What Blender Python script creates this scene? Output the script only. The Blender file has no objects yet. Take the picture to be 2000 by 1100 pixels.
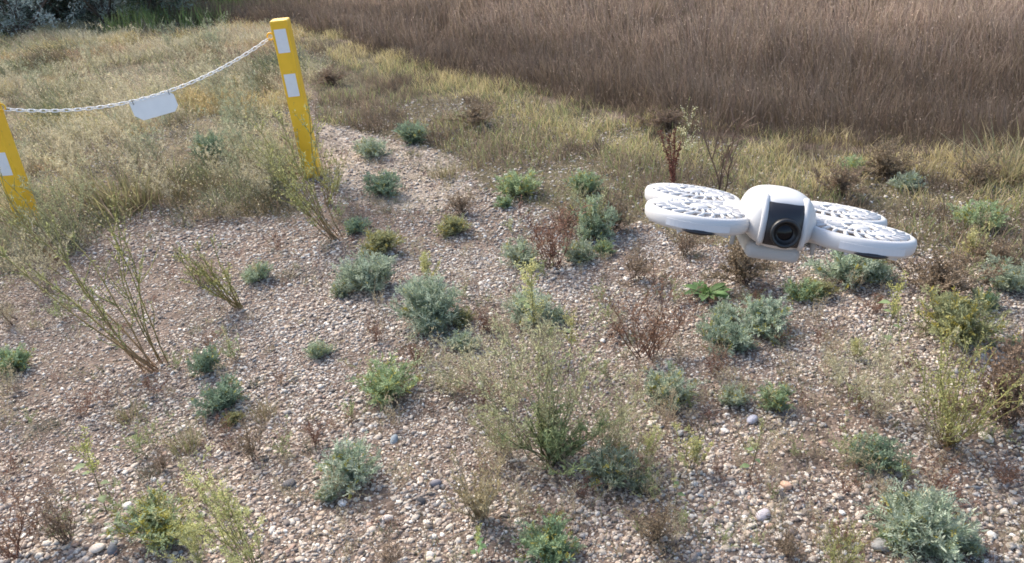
import bpy, math, random
import numpy as np
from mathutils import Vector, Matrix
R_ = math.radians
S = bpy.context.scene
COL = S.collection
# ------------------------------------------------------------------ camera, world, sun
F_PX = 1600.0                       # focal length in pixels of the 2000 px wide photograph
PITCH, ROLL, CAM_H = R_(27.0), R_(5.0), 1.4
Fw = np.array([0, math.cos(PITCH), -math.sin(PITCH)])
U0 = np.array([0, math.sin(PITCH), math.cos(PITCH)])
R0 = np.array([1.0, 0, 0])
Rt = R0*math.cos(ROLL) - U0*math.sin(ROLL)
Up = U0*math.cos(ROLL) + R0*math.sin(ROLL)
CP = np.array([0, 0, CAM_H])
cam = bpy.data.cameras.new('camera'); camo = bpy.data.objects.new('camera', cam); COL.objects.link(camo)
cam.sensor_width = 36; cam.lens = F_PX/2000*36; cam.clip_start = 0.02; cam.clip_end = 2000
camo.matrix_world = Matrix(((Rt[0], Up[0], -Fw[0], CP[0]), (Rt[1], Up[1], -Fw[1], CP[1]), (Rt[2], Up[2], -Fw[2], CP[2]), (0, 0, 0, 1)))
S.camera = camo
SUN_AZ, SUN_EL = R_(-38), R_(42)    # azimuth from +Y towards +X
world = bpy.data.worlds.new('World'); S.world = world; world.use_nodes = True
wn = world.node_tree
sky = wn.nodes.new('ShaderNodeTexSky'); sky.sky_type = 'NISHITA'; sky.sun_disc = False
sky.sun_elevation = SUN_EL; sky.sun_rotation = SUN_AZ; sky.dust_density = 2.5; sky.air_density = 1.0
bg = wn.nodes['Background']; bg.inputs['Strength'].default_value = 0.15
wn.links.new(sky.outputs[0], bg.inputs[0])
sun = bpy.data.lights.new('sun', 'SUN'); suno = bpy.data.objects.new('sun', sun); COL.objects.link(suno)
sun.energy = 2.4; sun.angle = R_(20); sun.color = (1, .91, .78)
sd = Vector((math.sin(SUN_AZ)*math.cos(SUN_EL), math.cos(SUN_AZ)*math.cos(SUN_EL), math.sin(SUN_EL)))
suno.rotation_euler = sd.to_track_quat('Z', 'Y').to_euler()
S.view_settings.view_transform = 'Standard'; S.view_settings.look = 'None'
S.view_settings.exposure = 1.12; S.view_settings.gamma = 1
S.render.engine = 'CYCLES'
S.cycles.max_bounces = 6; S.cycles.diffuse_bounces = 3; S.cycles.transmission_bounces = 4
S.cycles.filter_width = 1.7

# ------------------------------------------------------------------ helpers
def ray(px, py):
    d = Fw + Rt*(px-1000)/F_PX + Up*(550-py)/F_PX
    return d
def proj(p):
    v = np.asarray(p, float) - CP
    z = v @ Fw
    return 1000 + F_PX*(v @ Rt)/z, 550 - F_PX*(v @ Up)/z
def flat(px, py, h=0.0):
    d = ray(px, py); t = (h-CAM_H)/d[2]
    return (CP + d*t)
def hash2(ix, iy, s=0):
    n = (ix.astype(np.int64)*374761393 + iy.astype(np.int64)*668265263 + s*1442695041) & 0xffffffff
    n = ((n ^ (n >> 13))*1274126177) & 0xffffffff
    return ((n ^ (n >> 16)) & 0xffff)/65535.0
def vnoise(x, y, sc, seed=0):
    x = np.asarray(x, float)/sc; y = np.asarray(y, float)/sc
    ix = np.floor(x); iy = np.floor(y); fx = x-ix; fy = y-iy
    fx = fx*fx*(3-2*fx); fy = fy*fy*(3-2*fy)
    a = hash2(ix, iy, seed); b = hash2(ix+1, iy, seed); c = hash2(ix, iy+1, seed); d = hash2(ix+1, iy+1, seed)
    return (a*(1-fx)+b*fx)*(1-fy) + (c*(1-fx)+d*fx)*fy
def fbm(x, y, sc, seed=0):
    return .55*vnoise(x, y, sc, seed)+.3*vnoise(x, y, sc*.45, seed+7)+.15*vnoise(x, y, sc*.2, seed+13)
def sstep(a, b, x):
    t = np.clip((x-a)/(b-a), 0, 1); return t*t*(3-2*t)

# the line where the tall brown grass begins, and where it ends
_e = np.array([flat(*q)[:2] for q in [(330, 48), (420, 52), (560, 68), (800, 128), (1000, 182), (1250, 240), (1500, 282), (1750, 300), (2000, 305), (2500, 300)]])
_e = _e[np.argsort(_e[:, 0])]
EX = np.concatenate([[-60, _e[0, 0]-1.2], _e[:, 0], [60]]); EY = np.concatenate([[60, 16], _e[:, 1], [_e[-1, 1]-6]])
_b = np.array([flat(*q)[:2] for q in [(330, 44), (430, 38), (520, 18), (620, -5), (760, -30), (1000, -52), (1300, -62), (1600, -50), (1800, -30), (2000, -5), (2300, 20)]])
_b = _b[np.argsort(_b[:, 0])]
def edge_y(x): return np.interp(x, EX, EY)
def back_y(x): return np.interp(x, _b[:, 0], _b[:, 1], left=60)
def hgt(x, y):
    x = np.asarray(x, float); y = np.asarray(y, float)
    t = (y-edge_y(x))*.75
    near = (fbm(x, y, 1.1, 3)-.5)*.06 + (vnoise(x, y, .28, 5)-.5)*.014
    h = near - .16*sstep(0, .9, t) + .05*np.clip(t-.9, 0, 14)
    # low berm carrying the weeds on the left, falling away towards the far bushes
    h = h + .08*sstep(3.6, 5.5, y)*sstep(-.4, -1.6, x)*(1-sstep(7.5, 10, y))
    return h
def at(px, py):
    d = ray(px, py); t = .3
    for _ in range(4000):
        p = CP + d*t
        g = float(hgt(p[0], p[1]))
        if p[2] <= g: break
        t += max(.002, (p[2]-g)*.5)
    return np.array([p[0], p[1], g])
def dist(p): return float((np.asarray(p)-CP) @ Fw)

def inpoly(px, py, poly):
    poly = np.asarray(poly); inside = np.zeros(px.shape, bool); j = len(poly)-1
    for i in range(len(poly)):
        xi, yi = poly[i]; xj, yj = poly[j]
        c = ((yi > py) != (yj > py)) & (px < (xj-xi)*(py-yi)/(yj-yi+1e-12)+xi)
        inside ^= c; j = i
    return inside
def gpoly(pts): return np.array([flat(*q)[:2] for q in pts])

class MB:
    """collects vertices, faces and a colour per vertex; build() links ONE mesh object"""
    def __init__(s): s.v = []; s.f = []; s.c = []; s.n = 0
    def add(s, V, Fc, C):
        V = np.asarray(V, np.float32).reshape(-1, 3)
        C = np.broadcast_to(np.asarray(C, np.float32), V.shape)
        s.v.append(V); s.c.append(C)
        for a in Fc:
            if len(a): s.f.append(np.asarray(a, np.int32)+s.n)
        s.n += len(V)
    def tube(s, pts, rad, col, sides=3, col2=None):
        pts = np.asarray(pts, float); n = len(pts)
        rad = np.broadcast_to(rad, n)
        t = np.gradient(pts, axis=0); t /= np.linalg.norm(t, axis=1)[:, None]+1e-9
        ref = np.where(np.abs(t[:, 2:3]) > .9, [[1., 0, 0]], [[0, 0, 1.]])
        a = np.cross(t, ref); a /= np.linalg.norm(a, axis=1)[:, None]+1e-9
        b = np.cross(t, a)
        ang = np.arange(sides)*2*math.pi/sides
        V = pts[:, None]+rad[:, None, None]*(a[:, None]*np.cos(ang)[None, :, None]+b[:, None]*np.sin(ang)[None, :, None])
        i = np.arange(n-1)[:, None]*sides; k = np.arange(sides)[None]; k2 = (k+1) % sides
        Q = np.stack([i+k, i+k2, i+sides+k2, i+sides+k], -1).reshape(-1, 4)
        c = np.asarray(col, float)
        if col2 is not None:
            w = np.linspace(0, 1, n)[:, None]; c = (c*(1-w)+np.asarray(col2)*w); c = np.repeat(c, sides, 0)
        s.add(V.reshape(-1, 3), [Q], c)
    def leaves(s, P, D, L, W, C, rng, fold=.0):
        P = np.asarray(P, float); n = len(P)
        if n == 0: return
        D = D/(np.linalg.norm(D, axis=1)[:, None]+1e-9)
        Sd = np.cross(D, rng.normal(size=(n, 3))); Sd /= np.linalg.norm(Sd, axis=1)[:, None]+1e-9
        L = np.broadcast_to(L, n)[:, None]; W = np.broadcast_to(W, n)[:, None]
        V = np.stack([P, P+D*L*.45+Sd*W/2, P+D*L, P+D*L*.45-Sd*W/2], 1).reshape(-1, 3)
        Q = np.arange(n*4).reshape(-1, 4)
        C = np.repeat(np.broadcast_to(C, (n, 3)), 4, 0)
        s.add(V, [Q], C)
    def blades(s, P, H, W, lean, az, C0, C1, rng, prof=(1, 1, .8), segs=3, bend=1.8):
        """curved ribbons; lean in metres of tip offset, C0 root colour, C1 tip colour"""
        n = len(P)
        if n == 0: return
        face = rng.uniform(0, math.pi, n); sx = np.cos(face); sy = np.sin(face)
        lv = []
        cs = []
        for k in range(segs+1):
            t = k/segs
            cx = P[:, 0]+np.cos(az)*lean*t**bend; cy = P[:, 1]+np.sin(az)*lean*t**bend
            cz = P[:, 2]+H*t*(1-.12*t*np.minimum(lean/(H+1e-6), 1.5))
            if k < segs:
                w = W*prof[k]*.5
                lv += [np.stack([cx-sx*w, cy-sy*w, cz], 1), np.stack([cx+sx*w, cy+sy*w, cz], 1)]
            else: lv += [np.stack([cx, cy, cz], 1)]
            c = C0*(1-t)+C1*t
            cs += [c, c] if k < segs else [c]
        m = 2*segs+1
        V = np.stack(lv, 1).reshape(-1, 3); C = np.stack(cs, 1).reshape(-1, 3)
        o = np.arange(n)[:, None]*m
        Q = np.concatenate([o+np.array([[2*k, 2*k+1, 2*k+3, 2*k+2]]) for k in range(segs-1)], 0) if segs > 1 else np.zeros((0, 4), int)
        T = o+np.array([[2*segs-2, 2*segs-1, 2*segs]])
        s.add(V, [Q, T], C)
    def mesh(s, name, mat, smooth=False):
        me = bpy.data.meshes.new(name)
        V = np.concatenate(s.v); C = np.concatenate(s.c)
        loops = np.concatenate([f.ravel() for f in s.f]); tot = np.concatenate([np.full(len(f), f.shape[1], np.int32) for f in s.f])
        me.vertices.add(len(V)); me.vertices.foreach_set('co', V.ravel())
        me.loops.add(len(loops)); me.loops.foreach_set('vertex_index', loops.astype(np.int32))
        me.polygons.add(len(tot)); st = np.concatenate([[0], np.cumsum(tot)[:-1]]).astype(np.int32)
        me.polygons.foreach_set('loop_start', st); me.polygons.foreach_set('loop_total', tot)
        if smooth: me.polygons.foreach_set('use_smooth', np.ones(len(tot), bool))
        at_ = me.color_attributes.new('Col', 'FLOAT_COLOR', 'POINT')
        at_.data.foreach_set('color', np.concatenate([C, np.ones((len(C), 1), np.float32)], 1).astype(np.float32).ravel())
        me.update(calc_edges=True); me.materials.append(mat)
        return me
    def build(s, name, mat, parent=None, smooth=False):
        return obj(name, s.mesh(name, mat, smooth), parent)
def obj(name, me, parent=None):
    o = bpy.data.objects.new(name, me); COL.objects.link(o)
    if parent is not None: o.parent = parent
    return o
def tag(o, label=None, cat=None, group=None, kind=None):
    for k, v in (('label', label), ('category', cat), ('group', group), ('kind', kind)):
        if v: o[k] = v
    return o
def empty(name, loc=(0, 0, 0)):
    o = bpy.data.objects.new(name, None); COL.objects.link(o); o.location = loc; o.empty_display_size = .05; return o

# ------------------------------------------------------------------ materials
def newmat(name):
    m = bpy.data.materials.new(name); m.use_nodes = True; nt = m.node_tree
    for n in list(nt.nodes):
        if n.type != 'OUTPUT_MATERIAL': nt.nodes.remove(n)
    return m, nt, nt.nodes['Material Output']
def plant_mat(name, trans=.35, vary=.25, rough=.65):
    m, nt, out = newmat(name); N = nt.nodes.new; Lk = nt.links.new
    a = N('ShaderNodeAttribute'); a.attribute_name = 'Col'
    oi = N('ShaderNodeObjectInfo')
    tc = N('ShaderNodeNewGeometry')
    no = N('ShaderNodeTexNoise'); no.inputs['Scale'].default_value = 35
    Lk(tc.outputs['Position'], no.inputs['Vector'])
    mr = N('ShaderNodeMapRange'); mr.inputs[1].default_value = .3; mr.inputs[2].default_value = .7
    mr.inputs[3].default_value = 1-vary; mr.inputs[4].default_value = 1+vary; Lk(no.outputs['Fac'], mr.inputs[0])
    hs = N('ShaderNodeHueSaturation')
    m2 = N('ShaderNodeMapRange'); m2.inputs[3].default_value = .487; m2.inputs[4].default_value = .513; Lk(oi.outputs['Random'], m2.inputs[0])
    Lk(m2.outputs[0], hs.inputs['Hue']); Lk(mr.outputs[0], hs.inputs['Value']); Lk(a.outputs['Color'], hs.inputs['Color'])
    p = N('ShaderNodeBsdfPrincipled'); p.inputs['Roughness'].default_value = rough; p.inputs['Specular IOR Level'].default_value = .3
    t = N('ShaderNodeBsdfTranslucent'); mx = N('ShaderNodeMixShader'); mx.inputs[0].default_value = trans
    Lk(hs.outputs[0], p.inputs['Base Color']); Lk(hs.outputs[0], t.inputs['Color'])
    Lk(p.outputs[0], mx.inputs[1]); Lk(t.outputs[0], mx.inputs[2]); Lk(mx.outputs[0], out.inputs[0])
    return m
def simple(name, col, rough=.5, spec=.5, metal=0, noise=0., scale=30, bump=0., coat=0):
    m, nt, out = newmat(name); N = nt.nodes.new; Lk = nt.links.new
    p = N('ShaderNodeBsdfPrincipled'); Lk(p.outputs[0], out.inputs[0])
    p.inputs['Roughness'].default_value = rough; p.inputs['Specular IOR Level'].default_value = spec; p.inputs['Metallic'].default_value = metal
    p.inputs['Coat Weight'].default_value = coat
    p.inputs['Base Color'].default_value = (*col, 1)
    if noise or bump:
        tc = N('ShaderNodeTexCoord'); no = N('ShaderNodeTexNoise'); no.inputs['Scale'].default_value = scale; no.inputs['Detail'].default_value = 6
        Lk(tc.outputs['Object'], no.inputs['Vector'])
        mr = N('ShaderNodeMapRange'); mr.inputs[1].default_value = .25; mr.inputs[2].default_value = .75; mr.inputs[3].default_value = 1-noise; mr.inputs[4].default_value = 1+noise*.4
        Lk(no.outputs['Fac'], mr.inputs[0])
        mu = N('ShaderNodeMix'); mu.data_type = 'RGBA'; mu.blend_type = 'MULTIPLY'; mu.inputs[0].default_value = 1; mu.inputs[6].default_value = (*col, 1)
        Lk(mr.outputs[0], mu.inputs[7]); Lk(mu.outputs[2], p.inputs['Base Color'])
        if bump:
            b = N('ShaderNodeBump'); b.inputs['Strength'].default_value = bump; b.inputs['Distance'].default_value = .002
            Lk(no.outputs['Fac'], b.inputs['Height']); Lk(b.outputs[0], p.inputs['Normal'])
    return m
MPLANT = plant_mat('foliage', .35)
MSTEM = plant_mat('woody_stem', .05, .3)
MGRASS = plant_mat('grass_blades', .4, .2)
MSHRUB = plant_mat('shrub_leaves', .42, .3)

def pebble_mat():
    m, nt, out = newmat('pebbles'); N = nt.nodes.new; Lk = nt.links.new
    a = N('ShaderNodeAttribute'); a.attribute_name = 'Col'
    g = N('ShaderNodeNewGeometry'); no = N('ShaderNodeTexNoise'); no.inputs['Scale'].default_value = 260; no.inputs['Detail'].default_value = 5
    Lk(g.outputs['Position'], no.inputs['Vector'])
    mr = N('ShaderNodeMapRange'); mr.inputs[1].default_value = .3; mr.inputs[2].default_value = .7; mr.inputs[3].default_value = .72; mr.inputs[4].default_value = 1.2
    Lk(no.outputs['Fac'], mr.inputs[0])
    mu = N('ShaderNodeMix'); mu.data_type = 'RGBA'; mu.blend_type = 'MULTIPLY'; mu.inputs[0].default_value = 1
    Lk(a.outputs['Color'], mu.inputs[6]); Lk(mr.outputs[0], mu.inputs[7])
    p = N('ShaderNodeBsdfPrincipled'); p.inputs['Roughness'].default_value = .75; p.inputs['Specular IOR Level'].default_value = .35
    b = N('ShaderNodeBump'); b.inputs['Strength'].default_value = .5; b.inputs['Distance'].default_value = .001
    Lk(no.outputs['Fac'], b.inputs['Height']); Lk(b.outputs[0], p.inputs['Normal'])
    Lk(mu.outputs[2], p.inputs['Base Color']); Lk(p.outputs[0], out.inputs[0]); return m
MPEB = pebble_mat()
def ground_mat():
    m, nt, out = newmat('stony_ground'); N = nt.nodes.new; Lk = nt.links.new
    a = N('ShaderNodeAttribute'); a.attribute_name = 'Col'
    g = N('ShaderNodeNewGeometry')
    vo = N('ShaderNodeTexVoronoi'); vo.inputs['Scale'].default_value = 95; Lk(g.outputs['Position'], vo.inputs['Vector'])
    no = N('ShaderNodeTexNoise'); no.inputs['Scale'].default_value = 14; no.inputs['Detail'].default_value = 8; Lk(g.outputs['Position'], no.inputs['Vector'])
    bw = N('ShaderNodeRGBToBW'); Lk(vo.outputs['Color'], bw.inputs[0])
    mr = N('ShaderNodeMapRange'); mr.inputs[1].default_value = .1; mr.inputs[2].default_value = .9; mr.inputs[3].default_value = .6; mr.inputs[4].default_value = 1.5; Lk(bw.outputs[0], mr.inputs[0])
    m2 = N('ShaderNodeMapRange'); m2.inputs[1].default_value = .3; m2.inputs[2].default_value = .7; m2.inputs[3].default_value = .7; m2.inputs[4].default_value = 1.25; Lk(no.outputs['Fac'], m2.inputs[0])
    mm = N('ShaderNodeMath'); mm.operation = 'MULTIPLY'; Lk(mr.outputs[0], mm.inputs[0]); Lk(m2.outputs[0], mm.inputs[1])
    mu = N('ShaderNodeMix'); mu.data_type = 'RGBA'; mu.blend_type = 'MULTIPLY'; mu.inputs[0].default_value = 1
    Lk(a.outputs['Color'], mu.inputs[6]); Lk(mm.outputs[0], mu.inputs[7])
    p = N('ShaderNodeBsdfPrincipled'); p.inputs['Roughness'].default_value = .95; p.inputs['Specular IOR Level'].default_value = .15
    b = N('ShaderNodeBump'); b.inputs['Strength'].default_value = .7; b.inputs['Distance'].default_value = .006; b.invert = True
    Lk(vo.outputs['Distance'], b.inputs['Height']); Lk(b.outputs[0], p.inputs['Normal'])
    Lk(mu.outputs[2], p.inputs['Base Color']); Lk(p.outputs[0], out.inputs[0]); return m

# ------------------------------------------------------------------ zones on the ground
VERGE = gpoly([(590, 70), (800, 130), (1000, 185), (1250, 243), (1500, 287), (1750, 306), (2000, 312), (2600, 305), (2600, 560), (2000, 535),
               (1850, 515), (1700, 495), (1500, 485), (1330, 462), (1200, 430), (1060, 420), (960, 400), (900, 340), (850, 300), (760, 280), (700, 262), (640, 235), (620, 150), (590, 100)])
MEADOW = gpoly([(-900, 60), (0, 52), (330, 46), (430, 54), (560, 70), (620, 150), (625, 240), (605, 355), (565, 425), (450, 415), (390, 425), (300, 405), (180, 450), (90, 480), (0, 520), (-700, 580)])
PATCH = gpoly([(640, 250), (700, 262), (760, 288), (850, 300), (900, 345), (930, 390), (820, 420), (700, 400), (640, 330)])
FIELDC = None
def zone_w(x, y, poly, jit=.18, seed=0):
    jx = (fbm(x, y, .5, 31+seed)-.5)*2*jit; jy = (fbm(x, y, .5, 47+seed)-.5)*2*jit
    return inpoly(x+jx, y+jy, poly)

# ------------------------------------------------------------------ ground sheet
def axis(lo, hi, near, step):
    a = [0.0]
    while a[-1] < hi: a.append(a[-1]+ (step if a[-1] < near else step*1.0+ (a[-1]-near)*.14))
    b = [0.0]
    while b[-1] > lo: b.append(b[-1]-(step if -b[-1] < near else step+(-b[-1]-near)*.14))
    return np.array(sorted(set(a+b)))
gx = axis(-320, 320, 5.5, .035); gy = axis(-60, 420, 9, .035)
X, Y = np.meshgrid(gx, gy); Z = hgt(X, Y)
nx, ny = len(gx), len(gy)
xf, yf = X.ravel(), Y.ravel()
base = np.tile(np.array([[.155, .118, .095]]), (len(xf), 1))
def blend(mask, col):
    global base
    mask = mask.astype(float)[:, None]; base = base*(1-mask)+np.array(col)[None]*mask
nz = fbm(xf, yf, .6, 77)
base *= (.8+.4*nz)[:, None]
blend(zone_w(xf, yf, VERGE)*.85, (.10, .088, .05)); blend(zone_w(xf, yf, MEADOW)*.8, (.17, .14, .085))
blend(zone_w(xf, yf, PATCH, .1)*.8, (.34, .285, .23))
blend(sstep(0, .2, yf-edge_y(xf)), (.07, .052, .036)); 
blend(sstep(0, .5, yf-back_y(xf))*(yf > edge_y(xf)), (.06, .10, .028))
blend(sstep(9.5, 10.5, yf)*(xf < -2.9)*.9, (.06, .085, .03))
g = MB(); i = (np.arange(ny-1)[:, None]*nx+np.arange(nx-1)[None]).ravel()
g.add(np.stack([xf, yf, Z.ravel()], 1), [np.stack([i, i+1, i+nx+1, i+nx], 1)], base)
tag(g.build('ground', ground_mat(), smooth=True), kind='structure')

# ------------------------------------------------------------------ gravel
def ico():
    t = (1+5**.5)/2
    v = np.array([(-1, t, 0), (1, t, 0), (-1, -t, 0), (1, -t, 0), (0, -1, t), (0, 1, t), (0, -1, -t), (0, 1, -t), (t, 0, -1), (t, 0, 1), (-t, 0, -1), (-t, 0, 1)], float)
    f = [(0, 11, 5), (0, 5, 1), (0, 1, 7), (0, 7, 10), (0, 10, 11), (1, 5, 9), (5, 11, 4), (11, 10, 2), (10, 7, 6), (7, 1, 8), (3, 9, 4), (3, 4, 2), (3, 2, 6), (3, 6, 8), (3, 8, 9), (4, 9, 5), (2, 4, 11), (6, 2, 10), (8, 6, 7), (9, 8, 1)]
    v /= np.linalg.norm(v[0]); return v, np.array(f)
def subdiv(v, f):
    v = [tuple(a) for a in v]; d = {}; out = []
    def mid(a, b):
        k = (min(a, b), max(a, b))
        if k not in d:
            m = np.array(v[a])+np.array(v[b]); m /= np.linalg.norm(m); v.append(tuple(m)); d[k] = len(v)-1
        return d[k]
    for a, b, c in f:
        x, y, z = mid(a, b), mid(b, c), mid(c, a); out += [(a, x, z), (b, y, x), (c, z, y), (x, y, z)]
    return np.array(v), np.array(out)
ICO = ico(); ICO2 = subdiv(*ICO); ICO3 = subdiv(*ICO2)
PEBC = np.array([(.52, .45, .39), (.64, .58, .52), (.40, .32, .27), (.30, .235, .205), (.45, .36, .30), (.20, .165, .15), (.33, .31, .31), (.52, .42, .33), (.12, .105, .10), (.76, .71, .66), (.42, .29, .23), (.22, .235, .26)])
PEBW = np.array([.19, .13, .15, .13, .11, .08, .06, .06, .03, .04, .015, .005]); PEBW /= PEBW.sum()
def pebbles(mb, x, y, r, rng, shape, lift=.15):
    n = len(x); bv, bf = shape
    sc = r[:, None]*np.stack([rng.uniform(.85, 1.35, n), rng.uniform(.75, 1.1, n), rng.uniform(.35, .65, n)], 1)
    V = bv[None]*(1+rng.normal(size=(n, len(bv), 1))*(.15 if len(bv) < 50 else .035))
    V = V*sc[:, None]
    # tilt then yaw
    ti = rng.normal(0, .3, n); ca, sa = np.cos(ti)[:, None], np.sin(ti)[:, None]
    y1 = V[..., 1]*ca-V[..., 2]*sa; z1 = V[..., 1]*sa+V[..., 2]*ca
    yw = rng.uniform(0, 6.283, n); cb, sb = np.cos(yw)[:, None], np.sin(yw)[:, None]
    x2 = V[..., 0]*cb-y1*sb; y2 = V[..., 0]*sb+y1*cb
    z0 = hgt(x, y)+sc[:, 2]*lift+rng.uniform(-.25, .3, n)*r
    V = np.stack([x2+x[:, None], y2+y[:, None], z1+z0[:, None]], -1)
    c = PEBC[rng.choice(len(PEBC), n, p=PEBW)]*rng.uniform(.78, 1.15, (n, 1))
    warm = (fbm(x, y, .9, 91)-.5)[:, None]
    c = c*(1+warm*np.array([[.22, .04, -.14]]))*np.array([[.95, .965, .945]])
    Fc = (bf[None]+np.arange(n)[:, None, None]*len(bv)).reshape(-1, 3)
    mb.add(V.reshape(-1, 3), [Fc], np.repeat(c, len(bv), 0))
rng = np.random.default_rng(11)
def scatter(n, y0, y1, margin=.7, rng=rng):
    y = rng.uniform(y0, y1, n); half = .68*np.hypot(y, 1.4)+margin
    x = rng.uniform(-1, 1, n)*(.68*np.hypot(y1, 1.4)+margin)
    k = np.abs(x) < half
    return x[k], y[k]
def gravel_keep(x, y, rng):
    p = np.ones(len(x))
    p[zone_w(x, y, VERGE)] = .3; p[zone_w(x, y, MEADOW)] = .4; p[zone_w(x, y, PATCH, .1)] = .7
    p[y > edge_y(x)-.1] = 0
    bare = fbm(x, y, .45, 23); p *= np.where(bare > .63, .4, 1)
    return rng.uniform(size=len(x)) < p
gv = MB()
for (n, y0, y1, mu, sg, shp) in [(130000, .75, 2.05, .0027, .50, ICO2), (150000, 2.05, 3.1, .0031, .46, ICO), (150000, 3.1, 5.6, .0046, .36, ICO)]:
    x, y = scatter(n, y0, y1, .5); k = gravel_keep(x, y, rng); x, y = x[k], y[k]
    r = np.minimum(mu*np.exp(rng.normal(0, sg, len(x))), .0115)
    r = np.minimum(r*(.62+.8*fbm(x, y, .7, 97)), .0098)
    pebbles(gv, x, y, r, rng, shp)
tag(gv.build('gravel', MPEB, smooth=True), 'loose pinkish grey pebbles covering the bare ground', 'gravel', kind='stuff')

# ------------------------------------------------------------------ grass masses
def pick(rng, n, cols, jit=.15):
    cols = np.array(cols, float); c = cols[rng.integers(0, len(cols), n)]
    return c*rng.uniform(1-jit, 1+jit, (n, 1))
def grass(name, label, x, y, hfun, w, c0, c1, rng, prof=(1, 1, .8), leanf=.35, bend=1.8, wind=None, kind='stuff', mat=None, segs=3):
    n = len(x); H = hfun(n); az = rng.uniform(0, 6.283, n)
    if wind is not None: az = wind+rng.normal(0, .9, n)
    P = np.stack([x, y, hgt(x, y)-.005], 1)
    wd = w*rng.uniform(.6, 1.4, n)
    m = MB(); m.blades(P, H, wd, H*leanf*rng.uniform(.2, 1.6, n), az, c0, c1, rng, prof, segs, bend)
    return m
# tall brown grass
def area_pts(n, x0, x1, y0, y1, rng):
    return rng.uniform(x0, x1, n), rng.uniform(y0, y1, n)
rf = np.random.default_rng(5)
x, y = area_pts(820000, -6, 12, 2.2, 17, rf)
t = y-edge_y(x)
t = t+.5*(fbm(x, y, .35, 29)-.42); k = (t > 0) & (y < back_y(x)+1.2) & (np.abs(x) < .72*y+1.6)
dn = np.clip(1.15-.07*y, .3, 1)*np.where(t < .5, 1.2, .8)
k &= rf.uniform(size=len(x)) < dn
x, y, t = x[k], y[k], t[k]
n = len(x); hh = (.13+.13*fbm(x, y, 1.2, 8)+.12*vnoise(x, y, .16, 12)+.07*sstep(0, 1.2, t))*rf.uniform(.65, 1.15, n)*(.45+.55*sstep(0, .45, t+.25*(fbm(x, y, .3, 9)-.5)))
cn = fbm(x, y, 1.6, 15)[:, None]
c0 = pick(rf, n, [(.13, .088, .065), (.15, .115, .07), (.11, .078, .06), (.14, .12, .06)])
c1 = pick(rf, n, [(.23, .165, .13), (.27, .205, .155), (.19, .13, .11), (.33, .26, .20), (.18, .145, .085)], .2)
c1 = c1*(.62+.76*cn)*np.array([1.0, .95, .97]); wf = sstep(1.0, 3.2, t+1.6*(fbm(x, y, 1.3, 17)-.5))[:, None]; c1 = c1*(.75+.95*wf); c0 = c0*np.array([1.0, .95, .95])  # wf paints far tips paler, near ones darker: the sunlit far slope in colour
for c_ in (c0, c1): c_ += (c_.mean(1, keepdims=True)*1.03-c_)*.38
az = rf.uniform(0, 6.283, n); wd = rf.uniform(.0012, .0026, n)*np.clip(y/5, .8, 1.8)
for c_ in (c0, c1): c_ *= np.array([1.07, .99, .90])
tuftaz = 6.28*vnoise(x, y, .22, 14); az = np.where(rf.uniform(size=n) < .6, tuftaz, az)
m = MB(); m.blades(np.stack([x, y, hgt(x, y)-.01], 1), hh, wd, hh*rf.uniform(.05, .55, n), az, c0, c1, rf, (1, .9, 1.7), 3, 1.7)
k = rf.choice(n, n//2, replace=False); q = len(k); P = np.stack([x[k], y[k], hgt(x[k], y[k])+hh[k]*rf.uniform(.55, 1.08, q)], 1); P[:, :2] += rf.normal(0, .03, (q, 2))
D = rf.normal(0, .6, (q, 3)); D[:, 2] += .8
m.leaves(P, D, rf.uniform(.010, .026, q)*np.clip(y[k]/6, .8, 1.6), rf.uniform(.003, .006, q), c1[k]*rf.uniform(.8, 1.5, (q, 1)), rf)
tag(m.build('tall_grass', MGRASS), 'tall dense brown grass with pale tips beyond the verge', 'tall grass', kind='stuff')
# green grass far behind
x, y = area_pts(150000, -9, 14, 7, 26, rf); k = ((y > back_y(x)+.4) & (y > edge_y(x)+.3)) | ((x < -2.9) & (y > 9.6) & (y > edge_y(x)-3)); k &= np.abs(x) < .75*y+2
x, y = x[k], y[k]; n = len(x)
c0 = pick(rf, n, [(.10, .16, .05), (.12, .16, .06)]); c1 = pick(rf, n, [(.20, .28, .10), (.26, .31, .13), (.18, .26, .10)])
m = MB(); m.blades(np.stack([x, y, hgt(x, y)-.01], 1), rf.uniform(.12, .3, n), rf.uniform(.006, .012, n), rf.uniform(.02, .1, n), rf.uniform(0, 6.28, n), c0, c1, rf)
tag(m.build('green_grass', MGRASS), 'fresh green grass on the far ground behind the brown field', 'grass', kind='stuff')
# verge grass
x, y = area_pts(470000, -5, 7, 2, 9, rf); k = (zone_w(x, y, VERGE, .26) | ((y > edge_y(x)-.25) & (y < edge_y(x)+.22) & (x > -3.6))) & (np.abs(x) < .75*y+1.5)
x, y = x[k], y[k]
pn = fbm(x, y, .35, 61); k = rf.uniform(size=len(x)) < .28+.9*(pn > .43)
x, y, pn = x[k], y[k], pn[k]; n = len(x)
te = edge_y(x)-y
hue = fbm(x, y, .9, 64)
yel = pick(rf, n, [(.60, .48, .25), (.52, .44, .22), (.62, .50, .32)], .25); grn = pick(rf, n, [(.33, .36, .15), (.25, .29, .13), (.40, .40, .18)], .25); brn = pick(rf, n, [(.28, .20, .15), (.19, .15, .12), (.36, .27, .19)], .25)
u = rf.uniform(size=n)+(hue-.5)*1.9+np.where(te < .8, .34, -.12)
c1 = np.where((u > .62)[:, None], yel, np.where((u > .26)[:, None], grn, brn))
drk = (fbm(x, y, .38, 68) > .60)[:, None]; c1 = np.where(drk, brn*.75, c1*1.12)
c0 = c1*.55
hh = (.02+.09*pn)*rf.uniform(.3, 1.5, n)
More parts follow.
